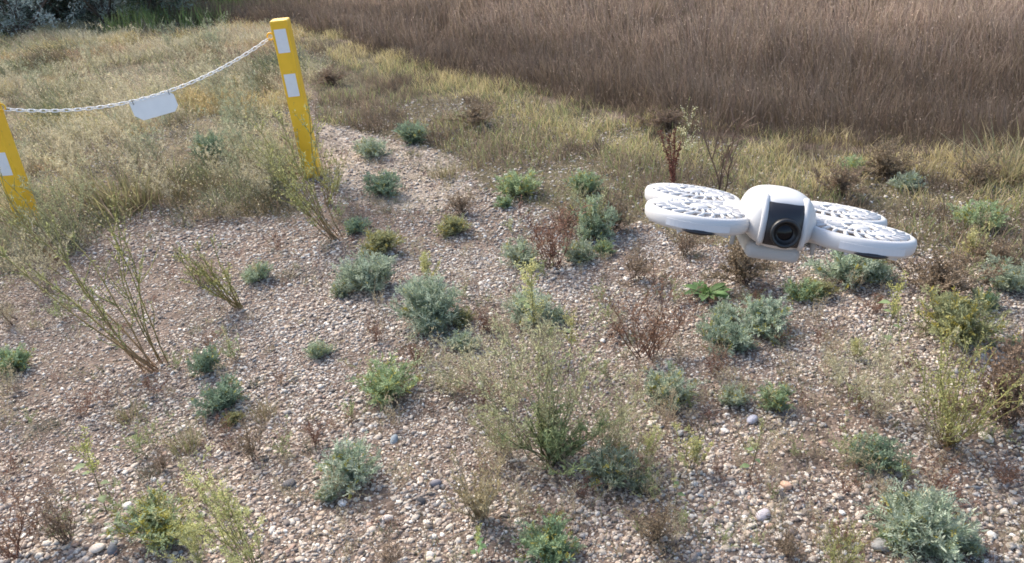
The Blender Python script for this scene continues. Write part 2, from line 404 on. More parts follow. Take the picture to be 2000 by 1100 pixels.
m = MB(); m.blades(np.stack([x, y, hgt(x, y)-.005], 1), hh, rf.uniform(.0018, .0036, n), hh*rf.uniform(.1, .9, n), rf.uniform(0, 6.28, n), c0, c1, rf)
tag(m.build('verge_grass', MGRASS), 'short yellow green grass strip between the gravel and the brown field', 'grass', kind='stuff')
# meadow weeds on the left
x, y = area_pts(420000, -10, .5, 2.8, 12, rf); k = zone_w(x, y, MEADOW, .38) & (x > -(.75*y+1.2))
x, y = x[k], y[k]
pn = fbm(x, y, .7, 71); k = rf.uniform(size=len(x)) < (.14+1.0*(pn > .45))*np.clip(1.35-.09*y, .5, 1)
x, y, pn = x[k], y[k], pn[k]; n = len(x)
hue = fbm(x, y, 1.0, 74)
tan = pick(rf, n, [(.62, .53, .37), (.68, .60, .45), (.54, .45, .33), (.60, .51, .30)], .25); olv = pick(rf, n, [(.38, .38, .19), (.46, .43, .22), (.31, .33, .18)], .25); gry = pick(rf, n, [(.34, .33, .25), (.25, .27, .20), (.36, .27, .22)], .25)
gold = fbm(x, y, .8, 79)[:, None] > .60; tan = np.where(gold, tan*np.array([1.0, .88, .66]), tan)
u = rf.uniform(size=n)+(hue-.5)*2.6
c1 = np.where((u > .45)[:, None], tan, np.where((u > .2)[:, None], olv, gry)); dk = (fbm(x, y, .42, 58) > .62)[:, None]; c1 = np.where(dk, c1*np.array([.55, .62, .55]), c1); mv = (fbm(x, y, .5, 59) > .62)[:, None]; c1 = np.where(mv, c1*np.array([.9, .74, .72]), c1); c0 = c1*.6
hh = (.025+.20*fbm(x, y, .3, 72))*rf.uniform(.25, 1.3, n)*(.6+.5*pn)
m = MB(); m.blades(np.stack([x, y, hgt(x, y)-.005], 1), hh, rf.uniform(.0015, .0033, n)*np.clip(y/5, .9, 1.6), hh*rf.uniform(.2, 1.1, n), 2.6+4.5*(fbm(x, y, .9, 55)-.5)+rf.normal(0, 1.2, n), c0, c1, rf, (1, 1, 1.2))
# fine pale seed heads over them
k = rf.choice(n, 26000, replace=False); P = np.stack([x[k], y[k], hgt(x[k], y[k])+hh[k]*rf.uniform(.6, 1.15, len(k))], 1); P[:, :2] += rf.normal(0, .05, (len(k), 2))
m.leaves(P, rf.normal(size=(len(k), 3)), rf.uniform(.006, .014, len(k)), .005, pick(rf, len(k), [(.78, .70, .50), (.66, .58, .36), (.55, .48, .34)]), rf)
k = rf.choice(n, 220000); P = np.stack([x[k], y[k], hgt(x[k], y[k])+hh[k]*rf.uniform(.1, .9, len(k))], 1); P[:, :2] += rf.normal(0, .03, (len(k), 2))
m.leaves(P, rf.normal(size=(len(k), 3)), rf.uniform(.008, .02, len(k)), .004, c1[k]*rf.uniform(.7, 1.2, (len(k), 1)), rf)
tag(m.build('meadow_growth', MGRASS), 'pale dry wispy grass and weeds massed behind the chained posts', 'meadow', kind='stuff')
# tiny seedlings, straw and litter on the gravel
rl = np.random.default_rng(19)
x, y = scatter(6500, .9, 5, .4, rl); k = (~zone_w(x, y, VERGE)) & (~zone_w(x, y, MEADOW)) & (rl.uniform(size=len(x)) < .25+1.2*(fbm(x, y, .6, 83) > .52))
x, y = x[k], y[k]; m = MB()
cl = [(.30, .30, .15), (.38, .32, .20), (.26, .14, .10), (.22, .25, .15), (.40, .36, .24)]
for a, b in zip(x, y):
    q = rl.integers(5, 22); rr = rl.uniform(.008, .03)
    px_ = a+rl.normal(0, rr, q); py_ = b+rl.normal(0, rr, q); c = np.array(cl[rl.integers(0, len(cl))])*rl.uniform(.7, 1.1)
    C = np.tile(c, (q, 1))*rl.uniform(.75, 1.2, (q, 1)); hh_ = rl.uniform(.012, .045, q)
    m.blades(np.stack([px_, py_, hgt(px_, py_)], 1), hh_, np.full(q, .0016), hh_*rl.uniform(.2, 1.4, q), rl.uniform(0, 6.28, q), C*.7, C, rl)
x, y = scatter(30000, .9, 5, .4, rl); k = y < edge_y(x)-.2; x, y = x[k], y[k]; q = len(x); aa = rl.uniform(0, 6.28, q); L = rl.uniform(.01, .06, q)
P = np.stack([x, y, hgt(x, y)+rl.uniform(.004, .011, q)], 1); D = np.stack([np.cos(aa), np.sin(aa), rl.normal(0, .12, q)], 1)
m.leaves(P, D, L, .0022, pick(rl, q, [(.42, .34, .23), (.25, .17, .12), (.12, .09, .07), (.5, .42, .3)]), rl)
tag(m.build('ground_cover', MGRASS), 'tiny seedlings, straw and dry bits strewn over the gravel', 'ground cover', kind='stuff')

# ------------------------------------------------------------------ plant generators (real size, root at origin)
def unit(v): v = np.asarray(v, float); return v/(np.linalg.norm(v)+1e-9)
def curve(p, d, L, n, rng, up=.0, wob=.12):
    pts = [np.array(p, float)]; d = unit(d)
    for k in range(n):
        d = unit(d+rng.normal(0, wob, 3)+np.array([0, 0, up])); pts.append(pts[-1]+d*L/n)
    return np.array(pts), d
def cjit(c, rng, n, j=.18): return np.array(c)[None]*rng.uniform(1-j, 1+j, (n, 1))
def wormwood(seed, col=(.38, .45, .405), col2=(.24, .31, .23), W=.2, H=.085, shoots=46, yellow=.06, spike=0, lobw=.0042):
    """low mound of shoots with finely divided leaves"""
    rg = np.random.default_rng(seed); st = MB(); fo = MB()
    lobP, lobD, lobL, lobC = [], [], [], []
    for s in range(shoots):
        a = rg.uniform(0, 6.283); el = rg.uniform(.05, 1.3)
        d = np.array([math.cos(a)*math.cos(el), math.sin(a)*math.cos(el), math.sin(el)])
        L = (W*.5*math.cos(el)+H*math.sin(el))*rg.uniform(.65, 1.1)
        pts, dd = curve((rg.normal(0, .006), rg.normal(0, .006), 0), d, L, 5, rg, .10, .12)
        pts[:, 2] = np.maximum(pts[:, 2], .004)
        st.tube(pts, np.linspace(.0022, .0012, 6), (.24, .19, .13), 3, col2)
        nl = 17
        tt = rg.uniform(.12, 1, nl)**.75
        shade = col if rg.uniform() > .3 else tuple(np.array(col)*.5+np.array(col2)*.5)
        for t in tt:
            f = t*5; i0 = min(int(f), 4); base = pts[i0]+(pts[i0+1]-pts[i0])*(f-i0)
            ld = unit(dd*.7+rg.normal(0, .75, 3)+np.array([0, 0, .25])); LL = rg.uniform(.016, .032)
            side = unit(np.cross(ld, rg.normal(size=3)))
            k = 8; u = np.linspace(.15, 1, k)
            sg = np.where(np.arange(k) % 2, 1, -1)[:, None]
            Pp = base+ld*LL*u[:, None]; Dp = ld*.8+side*sg*(1.1-u[:, None]*.6)
            c = np.array(shade)*rg.uniform(.75, 1.25)
            if rg.uniform() < yellow: c = np.array([.40, .36, .10])*rg.uniform(.7, 1.1)
            lobP.append(Pp); lobD.append(Dp); lobL.append(rg.uniform(.007, .011, k)); lobC.append(np.tile(c, (k, 1))*rg.uniform(.85, 1.15, (k, 1)))
    fo.leaves(np.concatenate(lobP), np.concatenate(lobD), np.concatenate(lobL), lobw, np.concatenate(lobC)*np.array([1.0, .98, .80]), rg)
    if spike:
        for s in range(spike):
            a = rg.uniform(0, 6.283); pts, dd = curve((0, 0, 0), (math.cos(a)*.35, math.sin(a)*.35, 1), H*rg.uniform(1.3, 2.0), 6, rg, .05, .08)
            st.tube(pts, .0012, (.3, .27, .16), 3)
            q = 40; u = rg.uniform(.35, 1, q)*6; i0 = np.minimum(u.astype(int), 5); B = pts[i0]+(pts[i0+1]-pts[i0])*(u-i0)[:, None]+rg.normal(0, .004, (q, 3))
            fo.leaves(B, rg.normal(size=(q, 3)), .008, .0035, cjit((.45, .42, .22), rg, q), rg)
    return {'stem': (st, MSTEM), 'foliage': (fo, MPLANT)}
def branchy(seed, H=.3, stems=14, spread=.5, lean=(0, 0), colb=(.22, .13, .08), colt=(.30, .28, .10), leaf=(.32, .32, .12), leafn=26, leafL=.010, leafW=.0028,
            side=7, sidelen=.3, tip=None, tipn=0, r=.0016, up=.05, wob=.09, flow=None, sub=0, leaf_from=.3):
    """many stems from one root with ascending side shoots, small leaves and optional flower/seed tips"""
    rg = np.random.default_rng(seed); st = MB(); fo = MB(); PP, DD, CC, LL = [], [], [], []
    def deck(pts, dd, n, t0):
        m_ = len(pts)-1; u = rg.uniform(t0, 1, n)*m_; i0 = np.minimum(u.astype(int), m_-1)
        B = pts[i0]+(pts[i0+1]-pts[i0])*(u-i0)[:, None]
        PP.append(B); DD.append(dd[None]*.8+rg.normal(0, .7, (n, 3))); CC.append(cjit(leaf, rg, n, .25)); LL.append(np.full(n, leafL)*rg.uniform(.5, 1.3, n))
        if tip is not None and tipn:
            q = tipn; u = rg.uniform(.62, 1, q)*m_; i0 = np.minimum(u.astype(int), m_-1)
            B = pts[i0]+(pts[i0+1]-pts[i0])*(u-i0)[:, None]+rg.normal(0, .0035, (q, 3))
            PP.append(B); DD.append(rg.normal(size=(q, 3))); CC.append(cjit(tip, rg, q, .25)); LL.append(np.full(q, .006))
    for s in range(stems):
        a = rg.uniform(0, 6.283); sp = spread*rg.uniform(.1, 1)
        d = np.array([math.cos(a)*sp+lean[0], math.sin(a)*sp+lean[1], 1.0])
        L = H*rg.uniform(.6, 1.1)
        pts, dd = curve((rg.normal(0, .008), rg.normal(0, .008), -.004), d, L, 8, rg, up, wob)
        pts[:, 2] = np.maximum(pts[:, 2], .003)
        st.tube(pts, np.linspace(r, r*.45, 9), colb, 3, colt)
        deck(pts, dd, leafn, leaf_from)
        for k in range(side):
            i0 = rg.integers(2, 8); a2 = rg.uniform(0, 6.283)
            loc = unit(pts[i0]-pts[i0-1]); d2 = unit(loc+.75*unit(np.array([math.cos(a2), math.sin(a2), .2])))
            p2, e2 = curve(pts[i0], d2, L*sidelen*rg.uniform(.4, 1.1)*(1.1-i0/12), 4, rg, up, wob)
            st.tube(p2, np.linspace(r*.55, r*.3, 5), colt, 3); deck(p2, e2, max(3, leafn//3), .2)
            for j in range(sub):
                i1 = rg.integers(1, 4); d3 = unit(e2+rg.normal(0, .55, 3)); p3, e3 = curve(p2[i1], d3, L*sidelen*.4*rg.uniform(.4, 1), 3, rg, up, wob)
                st.tube(p3, r*.3, colt, 3); deck(p3, e3, max(2, leafn//5), .2)
    if PP: fo.leaves(np.concatenate(PP), np.concatenate(DD), np.concatenate(LL), leafW, np.concatenate(CC), rg)
    return {'stem': (st, MSTEM), 'foliage': (fo, MPLANT)}
def goosefoot(seed, H=.22, leafs=5, col=(.19, .26, .12), head=(.46, .45, .17), lean=(0, 0), arms=4, big=.026, stem=(.09, .055, .05)):
    """upright stem, few broad toothed leaves, seed spikes at the top"""
    rg = np.random.default_rng(seed); st = MB(); lf = MB(); hd = MB()
    pts, dd = curve((0, 0, -.004), (lean[0], lean[1], 1), H, 8, rg, .03, .07)
    st.tube(pts, np.linspace(.002, .001, 9), stem, 4, (.28, .27, .10))
    def spike(p, n, r):
        m_ = len(p)-1; u = rg.uniform(.1, 1, n)*m_; i0 = np.minimum(u.astype(int), m_-1)
        B = p[i0]+(p[i0+1]-p[i0])*(u-i0)[:, None]+rg.normal(0, r, (n, 3))
        hd.leaves(B, rg.normal(size=(n, 3)), rg.uniform(.004, .008, n), .004, cjit(head, rg, n, .25), rg)
    spike(pts[4:], 110, .004)
    for k in range(arms*2):
        i0 = rg.integers(3, 8); a = rg.uniform(0, 6.283); p2, e2 = curve(pts[i0], (math.cos(a)*.7, math.sin(a)*.7, 1), H*rg.uniform(.12, .3), 4, rg, .04, .1)
        st.tube(p2, .0008, (.28, .27, .10), 3); spike(p2, 45, .0035)
    for k in range(leafs):
        i0 = rg.integers(2, 6); a = rg.uniform(0, 6.283); o = np.array([math.cos(a), math.sin(a), .15]); L = big*rg.uniform(.7, 1.2)
        sd_ = unit(np.cross(o, (0, 0, 1))); n_ = unit(np.cross(sd_, o)); p0 = pts[i0]; p1 = p0+o*L*.35
        st.tube([p0, p0+o*L*.2, p1], .0006, (.25, .28, .1), 3)
        xs = [0, .18, .35, .55, .78, 1]; ws = [0, .28, .42, .33, .16, 0]; V = []; Fq = []
        for x_, w_ in zip(xs, ws):
            c_ = p1+o*L*x_*1.2-n_*L*.22*x_**2
            V += [c_-sd_*w_*L+n_*w_*L*.18, c_, c_+sd_*w_*L+n_*w_*L*.18]
        for q in range(5): Fq += [[q*3, q*3+1, q*3+4, q*3+3], [q*3+1, q*3+2, q*3+5, q*3+4]]
        lf.add(V, [Fq], np.array(col)*rg.uniform(.8, 1.3))
    return {'stem': (st, MSTEM), 'foliage': (lf, MPLANT), 'seed_head': (hd, MPLANT)}
def tuft(seed, H=.1, n=90, W=.03, c=((.30, .30, .14), (.36, .32, .17)), w=.002, lean=.5, dead=(.30, .22, .15)):
    rg = np.random.default_rng(seed); m = MB(); P = np.stack([rg.normal(0, W, n), rg.normal(0, W, n), np.full(n, -.003)], 1)
    az = np.arctan2(P[:, 1], P[:, 0])+rg.normal(0, .6, n); hh = H*rg.uniform(.4, 1.1, n); C = pick(rg, n, c, .2)
    m.blades(P, hh, np.full(n, w), hh*lean*rg.uniform(.2, 1.4, n), az, C*.6, C, rg)
    d = MB(); q = n//4; P = np.stack([rg.normal(0, W, q), rg.normal(0, W, q), np.full(q, 0)], 1); C = pick(rg, q, [dead], .3)
    d.blades(P, H*rg.uniform(.2, .6, q), np.full(q, w), H*rg.uniform(.2, .7, q), rg.uniform(0, 6.28, q), C*.7, C, rg)
    return {'blades': (m, MPLANT), 'dead_blades': (d, MPLANT)}
def rosette(seed, R=.07, n=13, col=(.12, .20, .07)):
    rg = np.random.default_rng(seed); m = MB()
    for k in range(n):
        a = k*2.4+rg.normal(0, .2); o = np.array([math.cos(a), math.sin(a), 0]); sd_ = np.array([-o[1], o[0], 0]); L = R*rg.uniform(.65, 1.1); el = rg.uniform(.15, .8)
        V = []; Fq = []; ws = [.05, .10, .15, .16, .10, 0]
        for q, w_ in enumerate(ws):
            t = q/5; c_ = o*L*t*math.cos(el*.6)+np.array([0, 0, L*(math.sin(el)*t-.55*t*t*el)+.004])
            V += [c_-sd_*w_*L+np.array([0, 0, w_*L*.3]), c_, c_+sd_*w_*L+np.array([0, 0, w_*L*.3])]
        for q in range(5): Fq += [[q*3, q*3+1, q*3+4, q*3+3], [q*3+1, q*3+2, q*3+5, q*3+4]]
        m.add(V, [Fq], np.array(col)*rg.uniform(.75, 1.3))
    c = MB(); c.leaves(rg.normal(0, .006, (30, 3))+[0, 0, .012], rg.normal(0, .6, (30, 3))+[0, 0, 1], .02, .006, cjit(np.array(col)*1.3, rg, 30), rg)
    return {'foliage': (m, MPLANT), 'young_leaves': (c, MPLANT)}
def dock(seed, H=.3):
    rg = np.random.default_rng(seed); st = MB(); hd = MB()
    for k in range(4):
        a = rg.uniform(0, 6.283); pts, dd = curve((rg.normal(0, .02), rg.normal(0, .012), 0), (math.cos(a)*.18, math.sin(a)*.14, 1), H*rg.uniform(.7, 1.05), 8, rg, .05, .05)
        st.tube(pts, np.linspace(.003, .0015, 9), (.13, .05, .035), 4)
        q = 260; u = rg.uniform(.15, 1, q)*8; i0 = np.minimum(u.astype(int), 7); B = pts[i0]+(pts[i0+1]-pts[i0])*(u-i0)[:, None]
        B += rg.normal(0, .005, (q, 3)); hd.leaves(B, rg.normal(size=(q, 3)), .009, .0065, cjit((.15, .06, .045), rg, q, .35), rg)
    return {'stem': (st, MSTEM), 'seed_head': (hd, MPLANT)}
def shrub(seed, H=2.2, W=1.5, n=17000, col=(.56, .62, .58), dark=(.16, .21, .16), leafL=.05, leafW=.014, mixd=.3):
    rg = np.random.default_rng(seed); st = MB(); fo = MB(); PP, DD, CC = [], [], []
    for k in range(16):
        a = rg.uniform(0, 6.283); pts, dd = curve((rg.normal(0, .1), rg.normal(0, .1), 0), (math.cos(a)*(.3+.09*k), math.sin(a)*(.3+.09*k), 1), H*rg.uniform(.5, .95), 7, rg, .02, .14)
        pts[:, :2] *= W/1.5; st.tube(pts, np.linspace(.025, .006, 8), (.13, .10, .08), 5)
        for j in range(14):
            i0 = rg.integers(1, 8); d2 = unit(rg.normal(0, .8, 3)+np.array([math.cos(a)*.5, math.sin(a)*.5, .55])); p2, e2 = curve(pts[i0], d2, H*rg.uniform(.12, .28), 5, rg, .02, .15)
            st.tube(p2, np.linspace(.006, .002, 6), (.18, .15, .12), 3)
            q = n//(16*14); u = rg.uniform(.15, 1, q)*5; i1 = np.minimum(u.astype(int), 4); B = p2[i1]+(p2[i1+1]-p2[i1])*(u-i1)[:, None]+rg.normal(0, .035, (q, 3))
            PP.append(B); DD.append(e2[None]*.8+rg.normal(0, .6, (q, 3))); cc = np.array(dark if rg.uniform() < mixd else col); CC.append(cjit(cc, rg, q, .3))
    P = np.concatenate(PP); P[:, 2] = np.maximum(P[:, 2], .03)
    fo.leaves(P, np.concatenate(DD), rg.uniform(.6, 1.3, len(P))*leafL, leafW, np.concatenate(CC), rg)
    return {'branches': (st, MSTEM), 'crown': (fo, MSHRUB)}

TEMPL = {}
def template(key, fn):
    if key not in TEMPL: TEMPL[key] = {k: mb.mesh(k, mat) for k, (mb, mat) in fn().items()}
    return TEMPL[key]
RND = random.Random(3)
def put(key, fn, name, px, py, size_px, ref, label, cat, group=None, rot=None, tall=None, sx=1.0, pos=None):
    """one plant: an empty at its root parenting one mesh per part; size_px at ref metres of the template"""
    me = template(key, fn); p = at(px, py) if pos is None else pos
    s = size_px*dist(p)/F_PX/ref
    e = empty(name, p); e.rotation_euler[2] = RND.uniform(0, 6.28) if rot is None else rot
    e.scale = (s*sx, s*sx, s*(tall or 1))
    for k, m_ in me.items(): obj(k, m_, e)
    tag(e, label, cat, group); return e
# kinds
K = {
 'w1': lambda: wormwood(1), 'w2': lambda: wormwood(2, shoots=48), 'w3': lambda: wormwood(3, (.42, .48, .445), (.25, .34, .25), shoots=42), 'w4': lambda: wormwood(4, (.35, .41, .37), (.20, .28, .18), yellow=.12),
 'wg': lambda: wormwood(5, (.27, .37, .26), (.18, .27, .16), yellow=.1), 'wg2': lambda: wormwood(6, (.33, .42, .28), (.21, .30, .17), shoots=40, yellow=.16), 'wo': lambda: wormwood(7, (.32, .34, .22), (.23, .25, .14), shoots=48, yellow=.2),
 'wd': lambda: wormwood(8, (.23, .31, .255), (.16, .22, .16), shoots=46), 'ws': lambda: wormwood(9, (.36, .43, .36), (.24, .32, .21), H=.10, shoots=44, spike=7), 'wy': lambda: wormwood(10, (.38, .45, .33), (.28, .34, .18), shoots=44, yellow=.35, spike=10),
 'wlow': lambda: wormwood(12, (.38, .45, .40), (.24, .32, .23), H=.06, shoots=44),
}
K['wbig'] = lambda: wormwood(13, (.40, .47, .43), (.24, .33, .24), shoots=95, lobw=.0032, yellow=.03)
K['wmid'] = lambda: wormwood(14, (.37, .44, .40), (.23, .30, .22), shoots=80, lobw=.0034, yellow=.02)
GW = 'silvery wormwood clumps growing on the gravel'
def worm(k, px, py, w, label, cat='wormwood', name='wormwood_plant', group=GW, tall=None):
    # py is the foot of the clump as seen; the root stands a little behind it
    return put(k, K[k], name, px, py-w*.19, w*1.06, .2, label, cat, group, tall=(tall or 1)*.85)
worm('wmid', 720, 580, 108, 'rounded blue grey wormwood clump, the left and farther one of two neighbours in mid gravel')
worm('wmid', 843, 655, 128, 'dense blue grey wormwood clump with a dark red dead stalk at its top, mid gravel', tall=1.25)
worm('w3', 1040, 645, 110, 'wormwood clump half hidden behind the yellow topped goosefoot in mid gravel')
worm('w1', 1018, 530, 78, 'dark blue green wormwood clump left of the reddish dry bush')
worm('w4', 1128, 522, 72, 'low wormwood clump at the right foot of the reddish dry bush')
worm('ws', 1160, 478, 90, 'taller wispy grey wormwood leaning right behind the reddish dry bush', tall=1.4)
worm('wg2', 762, 790, 118, 'fresh green wormwood clump with a yellow spot, alone left of the feathery centre weeds')
worm('w3', 684, 962, 132, 'open silver wormwood clump with pale stalks on the lower left gravel')
worm('wd', 432, 815, 95, 'dark green wormwood clump with dead leaves, right of the small grass tufts')
worm('wd', 405, 740, 60, 'narrow dark green wormwood shoot just behind the clump with dead leaves', tall=1.6)
worm('wg', 30, 738, 80, 'small green wormwood clump at the left edge of the gravel')
worm('ws', 625, 705, 52, 'small slender grey wormwood standing alone left of the dense red stalked clump')
worm('wy', 318, 1078, 150, 'large pale wormwood clump with yellow flower tips at the lower left')
worm('w4', 1308, 800, 108, 'upright grey green wormwood clump below the reddish twiggy weed')
worm('w1', 1415, 700, 100, 'grey wormwood clump, the left of two touching clumps below the drone', tall=1.1)
worm('w2', 1492, 668, 112, 'grey green wormwood clump, the right of two touching clumps below the drone')
worm('wg', 1512, 808, 78, 'green wormwood clump on the right of a close pair beside bare stony gravel')
worm('w4', 1430, 802, 66, 'darker wormwood clump on the left of a close pair beside bare stony gravel')
worm('wd', 1715, 930, 104, 'dark blue green wormwood clump in front of the broom like olive shrub')
worm('wbig', 1800, 1095, 175, 'largest silver blue wormwood mound, lower right corner, with yellowed lower leaves')
worm('wlow', 1893, 1085, 62, 'small silver wormwood sprig just right of the largest mound')
worm('w4', 1195, 958, 116, 'spreading blue grey wormwood clump at the right foot of the feathery centre weeds')
worm('wg', 1072, 1112, 130, 'green wormwood clump cut by the bottom edge of the picture')
worm('wo', 1862, 690, 150, 'wide olive grey wormwood mound right of the tall goosefoot', tall=1.2)
worm('wg2', 1908, 462, 92, 'bright green low wormwood clump right of the flying drone')
worm('w1', 1965, 580, 96, 'wormwood clump at the right edge beside the brown dead bush')
worm('wlow', 1655, 572, 135, 'low wide wormwood patch under the right end of the drone')
worm('wd', 752, 395, 78, 'dark green leafy clump on the sandy patch right of the tall yellow post')
worm('wd', 700, 462, 50, 'small dark wormwood clump at the foot of the leaning brown stems')
worm('ws', 505, 556, 56, 'grey wormwood clump right of the low leaning olive weed')
worm('w1', 728, 318, 62, 'small blue grey wormwood on the path nearest to the tall yellow post')
worm('wd', 805, 290, 70, 'dark low wormwood at the back edge of the sandy patch')
worm('wg', 1142, 388, 72, 'blue green wormwood clump in the grass left of the drone, right of a twin')
worm('wg2', 1018, 395, 84, 'light green wormwood clump in the grass above the reddish dry bush')
worm('wd', 415, 330, 70, 'dark blue green clump inside the dry growth under the hanging sign', tall=1.5)
worm('wo', 745, 508, 84, 'olive wormwood clump right behind the farther blue grey neighbour')
worm('wo', 885, 468, 66, 'flat grey olive wormwood on open gravel right of the path')
worm('w1', 1990, 695, 50, 'wormwood clump cut by the right edge of the picture')
worm('w3', 905, 695, 66, 'small loose wormwood below the dense red stalked clump')
worm('wg2', 1562, 596, 70, 'yellow green wormwood between the touching pair and the low wide patch')
worm('wg', 985, 412, 40, 'tiny bright green clump in front of the light green one')
worm('wg2', 1665, 345, 52, 'small fresh green clump above the drone in the verge')
worm('w3', 1770, 380, 60, 'pale blue green clump above the right wing of the drone')
worm('w3', 1415, 645, 60, 'pale upright wormwood behind the two touching clumps', tall=1.5)
for q_, (px_, py_, w_, lb_) in enumerate([(668, 585, 46, 'small wormwood side shoot at the left foot of the farther rounded blue grey clump'), (905, 640, 50, 'small wormwood shoot at the right foot of the dense red stalked clump'),
    (1450, 690, 55, 'small wormwood shoot wedged in front of the two touching clumps below the drone'), (1735, 1075, 60, 'wormwood shoot at the left edge of the largest silver blue mound'), (1250, 965, 55, 'wormwood shoot at the right end of the spreading blue grey clump'),
    (1600, 590, 60, 'low wormwood shoot at the left end of the low wide patch'), (1715, 560, 60, 'low wormwood shoot at the right end of the low wide patch'), (1920, 610, 60, 'wormwood shoot between the wide olive mound and the right edge'),
    (640, 985, 50, 'small wormwood shoot at the left foot of the open silver clump'), (455, 835, 45, 'small wormwood shoot right of the clump with dead leaves'), (1085, 640, 55, 'wormwood shoot right of the clump behind the yellow topped goosefoot'), (1180, 505, 48, 'wormwood shoot below the taller wispy grey one')]):
    worm(('w4', 'wo', 'w3', 'wg')[q_ % 4], px_, py_, w_, lb_)
put('ros', lambda: rosette(1), 'leafy_rosette', 1380, 578, 105, .14, 'bright green rosette of strap leaves under the left wing of the drone', 'rosette')

# dry reddish and brown twiggy weeds
RED = dict(colb=(.13, .06, .045), colt=(.22, .12, .085), leaf=(.26, .15, .10), leafn=8, leafL=.006, leafW=.003, side=6, sidelen=.45, spread=.75, sub=2, wob=.16, r=.0010)
BRN = dict(colb=(.10, .07, .055), colt=(.20, .15, .11), leaf=(.28, .21, .14), leafn=16, leafL=.006, leafW=.0035, side=7, sidelen=.4, spread=.7, sub=2, wob=.16, r=.0011)
K['r1'] = lambda: branchy(21, H=.16, stems=16, **RED); K['r2'] = lambda: branchy(22, H=.16, stems=11, **RED); K['r3'] = lambda: branchy(23, H=.16, stems=22, **RED)
K['b1'] = lambda: branchy(24, H=.16, stems=24, **BRN); K['b2'] = lambda: branchy(25, H=.16, stems=16, **BRN); K['b3'] = lambda: branchy(26, H=.16, stems=30, **{**BRN, 'leafn': 34, 'spread': .9})
def dry(k, px, py, h, label, name='dry_weed', tall=None, sx=1., cat='dry weed'):
    return put(k, K[k], name, px, py, h*1.25, .15, label, cat, 'dry twiggy weeds on the gravel', tall=tall, sx=sx)
dry('r1', 1262, 700, 125, 'leafless reddish twiggy weed spreading wide in mid gravel left of the grey pair', sx=1.25)
dry('b2', 1245, 548, 62, 'low brown dry weed on open gravel below the left wing of the drone', sx=1.3)
dry('r3', 950, 648, 38, 'low red brown dry weed between the dense clump and the goosefoot', sx=1.5)
dry('r2', 812, 708, 48, 'small dark dry weed at the foot of the dense red stalked clump')
dry('r1', 738, 668, 42, 'small reddish dry weed left of the dense red stalked clump')
dry('r2', 617, 872, 66, 'thin dark reddish dry weed left of the green yellow spotted clump')
dry('r1', 1085, 522, 115, 'large reddish dry bush between two wormwood clumps')
dry('b1', 905, 418, 40, 'low brown dry weed at the front edge of the sandy patch', sx=1.4)
dry('b3', 1965, 830, 140, 'big dense brown dead bush at the right edge behind the olive shrub')
dry('b3', 1835, 585, 80, 'matted brown dead bush just right of the drone', sx=1.5)
dry('b1', 1200, 450, 62, 'brown dry weed just left of the drone wing', sx=1.2)
dry('b3', 1455, 555, 80, 'dark dry bush below the camera of the drone', sx=1.3)
dry('b1', 1275, 1055, 72, 'sprawling brown dry weed near the bottom right of centre', sx=1.4)
dry('b2', 765, 1098, 36, 'flat brown dry weed at the bottom edge left of centre', sx=2.)
dry('r2', 548, 752, 32, 'tiny red dry weed alone on open gravel')
dry('b2', 495, 900, 70, 'brown dry weed behind the tall yellow flowered weed')
dry('r1', 1395, 735, 50, 'thin reddish twigs at the foot of the grey pair below the drone')
dry('b2', 320, 920, 40, 'small brown dry weed on the left gravel beside slate coloured stones')
dry('b1', 1560, 475, 46, 'brown matted dry weed directly behind the drone', sx=1.6)
dry('b3', 1940, 525, 46, 'brown dry weed between the bright green clump and the right edge clump', sx=1.6)
dry('b2', 1340, 500, 50, 'dry brown weed just under the left wing of the drone', sx=1.5)
dry('b1', 1110, 445, 44, 'brown dry weed behind the large reddish dry bush', sx=1.6)
dry('b3', 1700, 470, 44, 'brown matted weed behind the right wing of the drone', sx=1.8)
dry('b1', 1530, 1085, 50, 'thin tan dry weed at the bottom between two leafy clumps', sx=1.3)
dry('r1', 30, 1090, 110, 'reddish dry weed filling the lower left corner', sx=1.1)
dry('b2', 130, 1060, 90, 'brown dry weed beside the one in the lower left corner')
dry('b2', 395, 555, 46, 'low brown dry weed left of the small leaning olive weed', sx=1.4)
dry('b3', 1640, 380, 46, 'grey brown dead clump in the verge above the drone camera', sx=1.5)
dry('b3', 1730, 345, 54, 'dark brown dead clump in the verge, the larger on the right', sx=1.6)
dry('b1', 1905, 365, 54, 'grey brown twiggy dead clump near the right end of the verge', sx=1.5)
dry('b3', 935, 245, 34, 'dark dead clump in the middle of the yellow verge', sx=2.)
dry('b3', 650, 165, 26, 'dark dead clump close behind the tall yellow post', sx=2.2)
dry('b3', 1300, 252, 30, 'dark dead clump behind the dark red dock', sx=2.4)
BARE = dict(colb=(.12, .08, .06), colt=(.20, .13, .10), leaf=(.22, .16, .10), leafn=0+2, leafL=.006, leafW=.002, side=7, sidelen=.6, spread=.7, sub=2, r=.0028, up=.03)
K['bare'] = lambda: branchy(31, H=.3, stems=4, **BARE); K['bareL'] = lambda: branchy(33, H=.3, stems=2, **{**BARE, 'lean': (-.35, 0), 'spread': .25})
put('bare', K['bare'], 'bare_sapling', 1400, 390, 190, .3, 'bare branching brown sapling behind the drone beside the dark red dock', 'sapling')
put('bareL', K['bareL'], 'bare_sapling', 28, 632, 200, .3, 'dark bare branching stem standing at the left edge', 'sapling', rot=.2)
put('dock', lambda: dock(41), 'dock_plant', 1312, 378, 128, .3, 'dark red upright seeding dock stalks behind the left wing of the drone', 'dock')
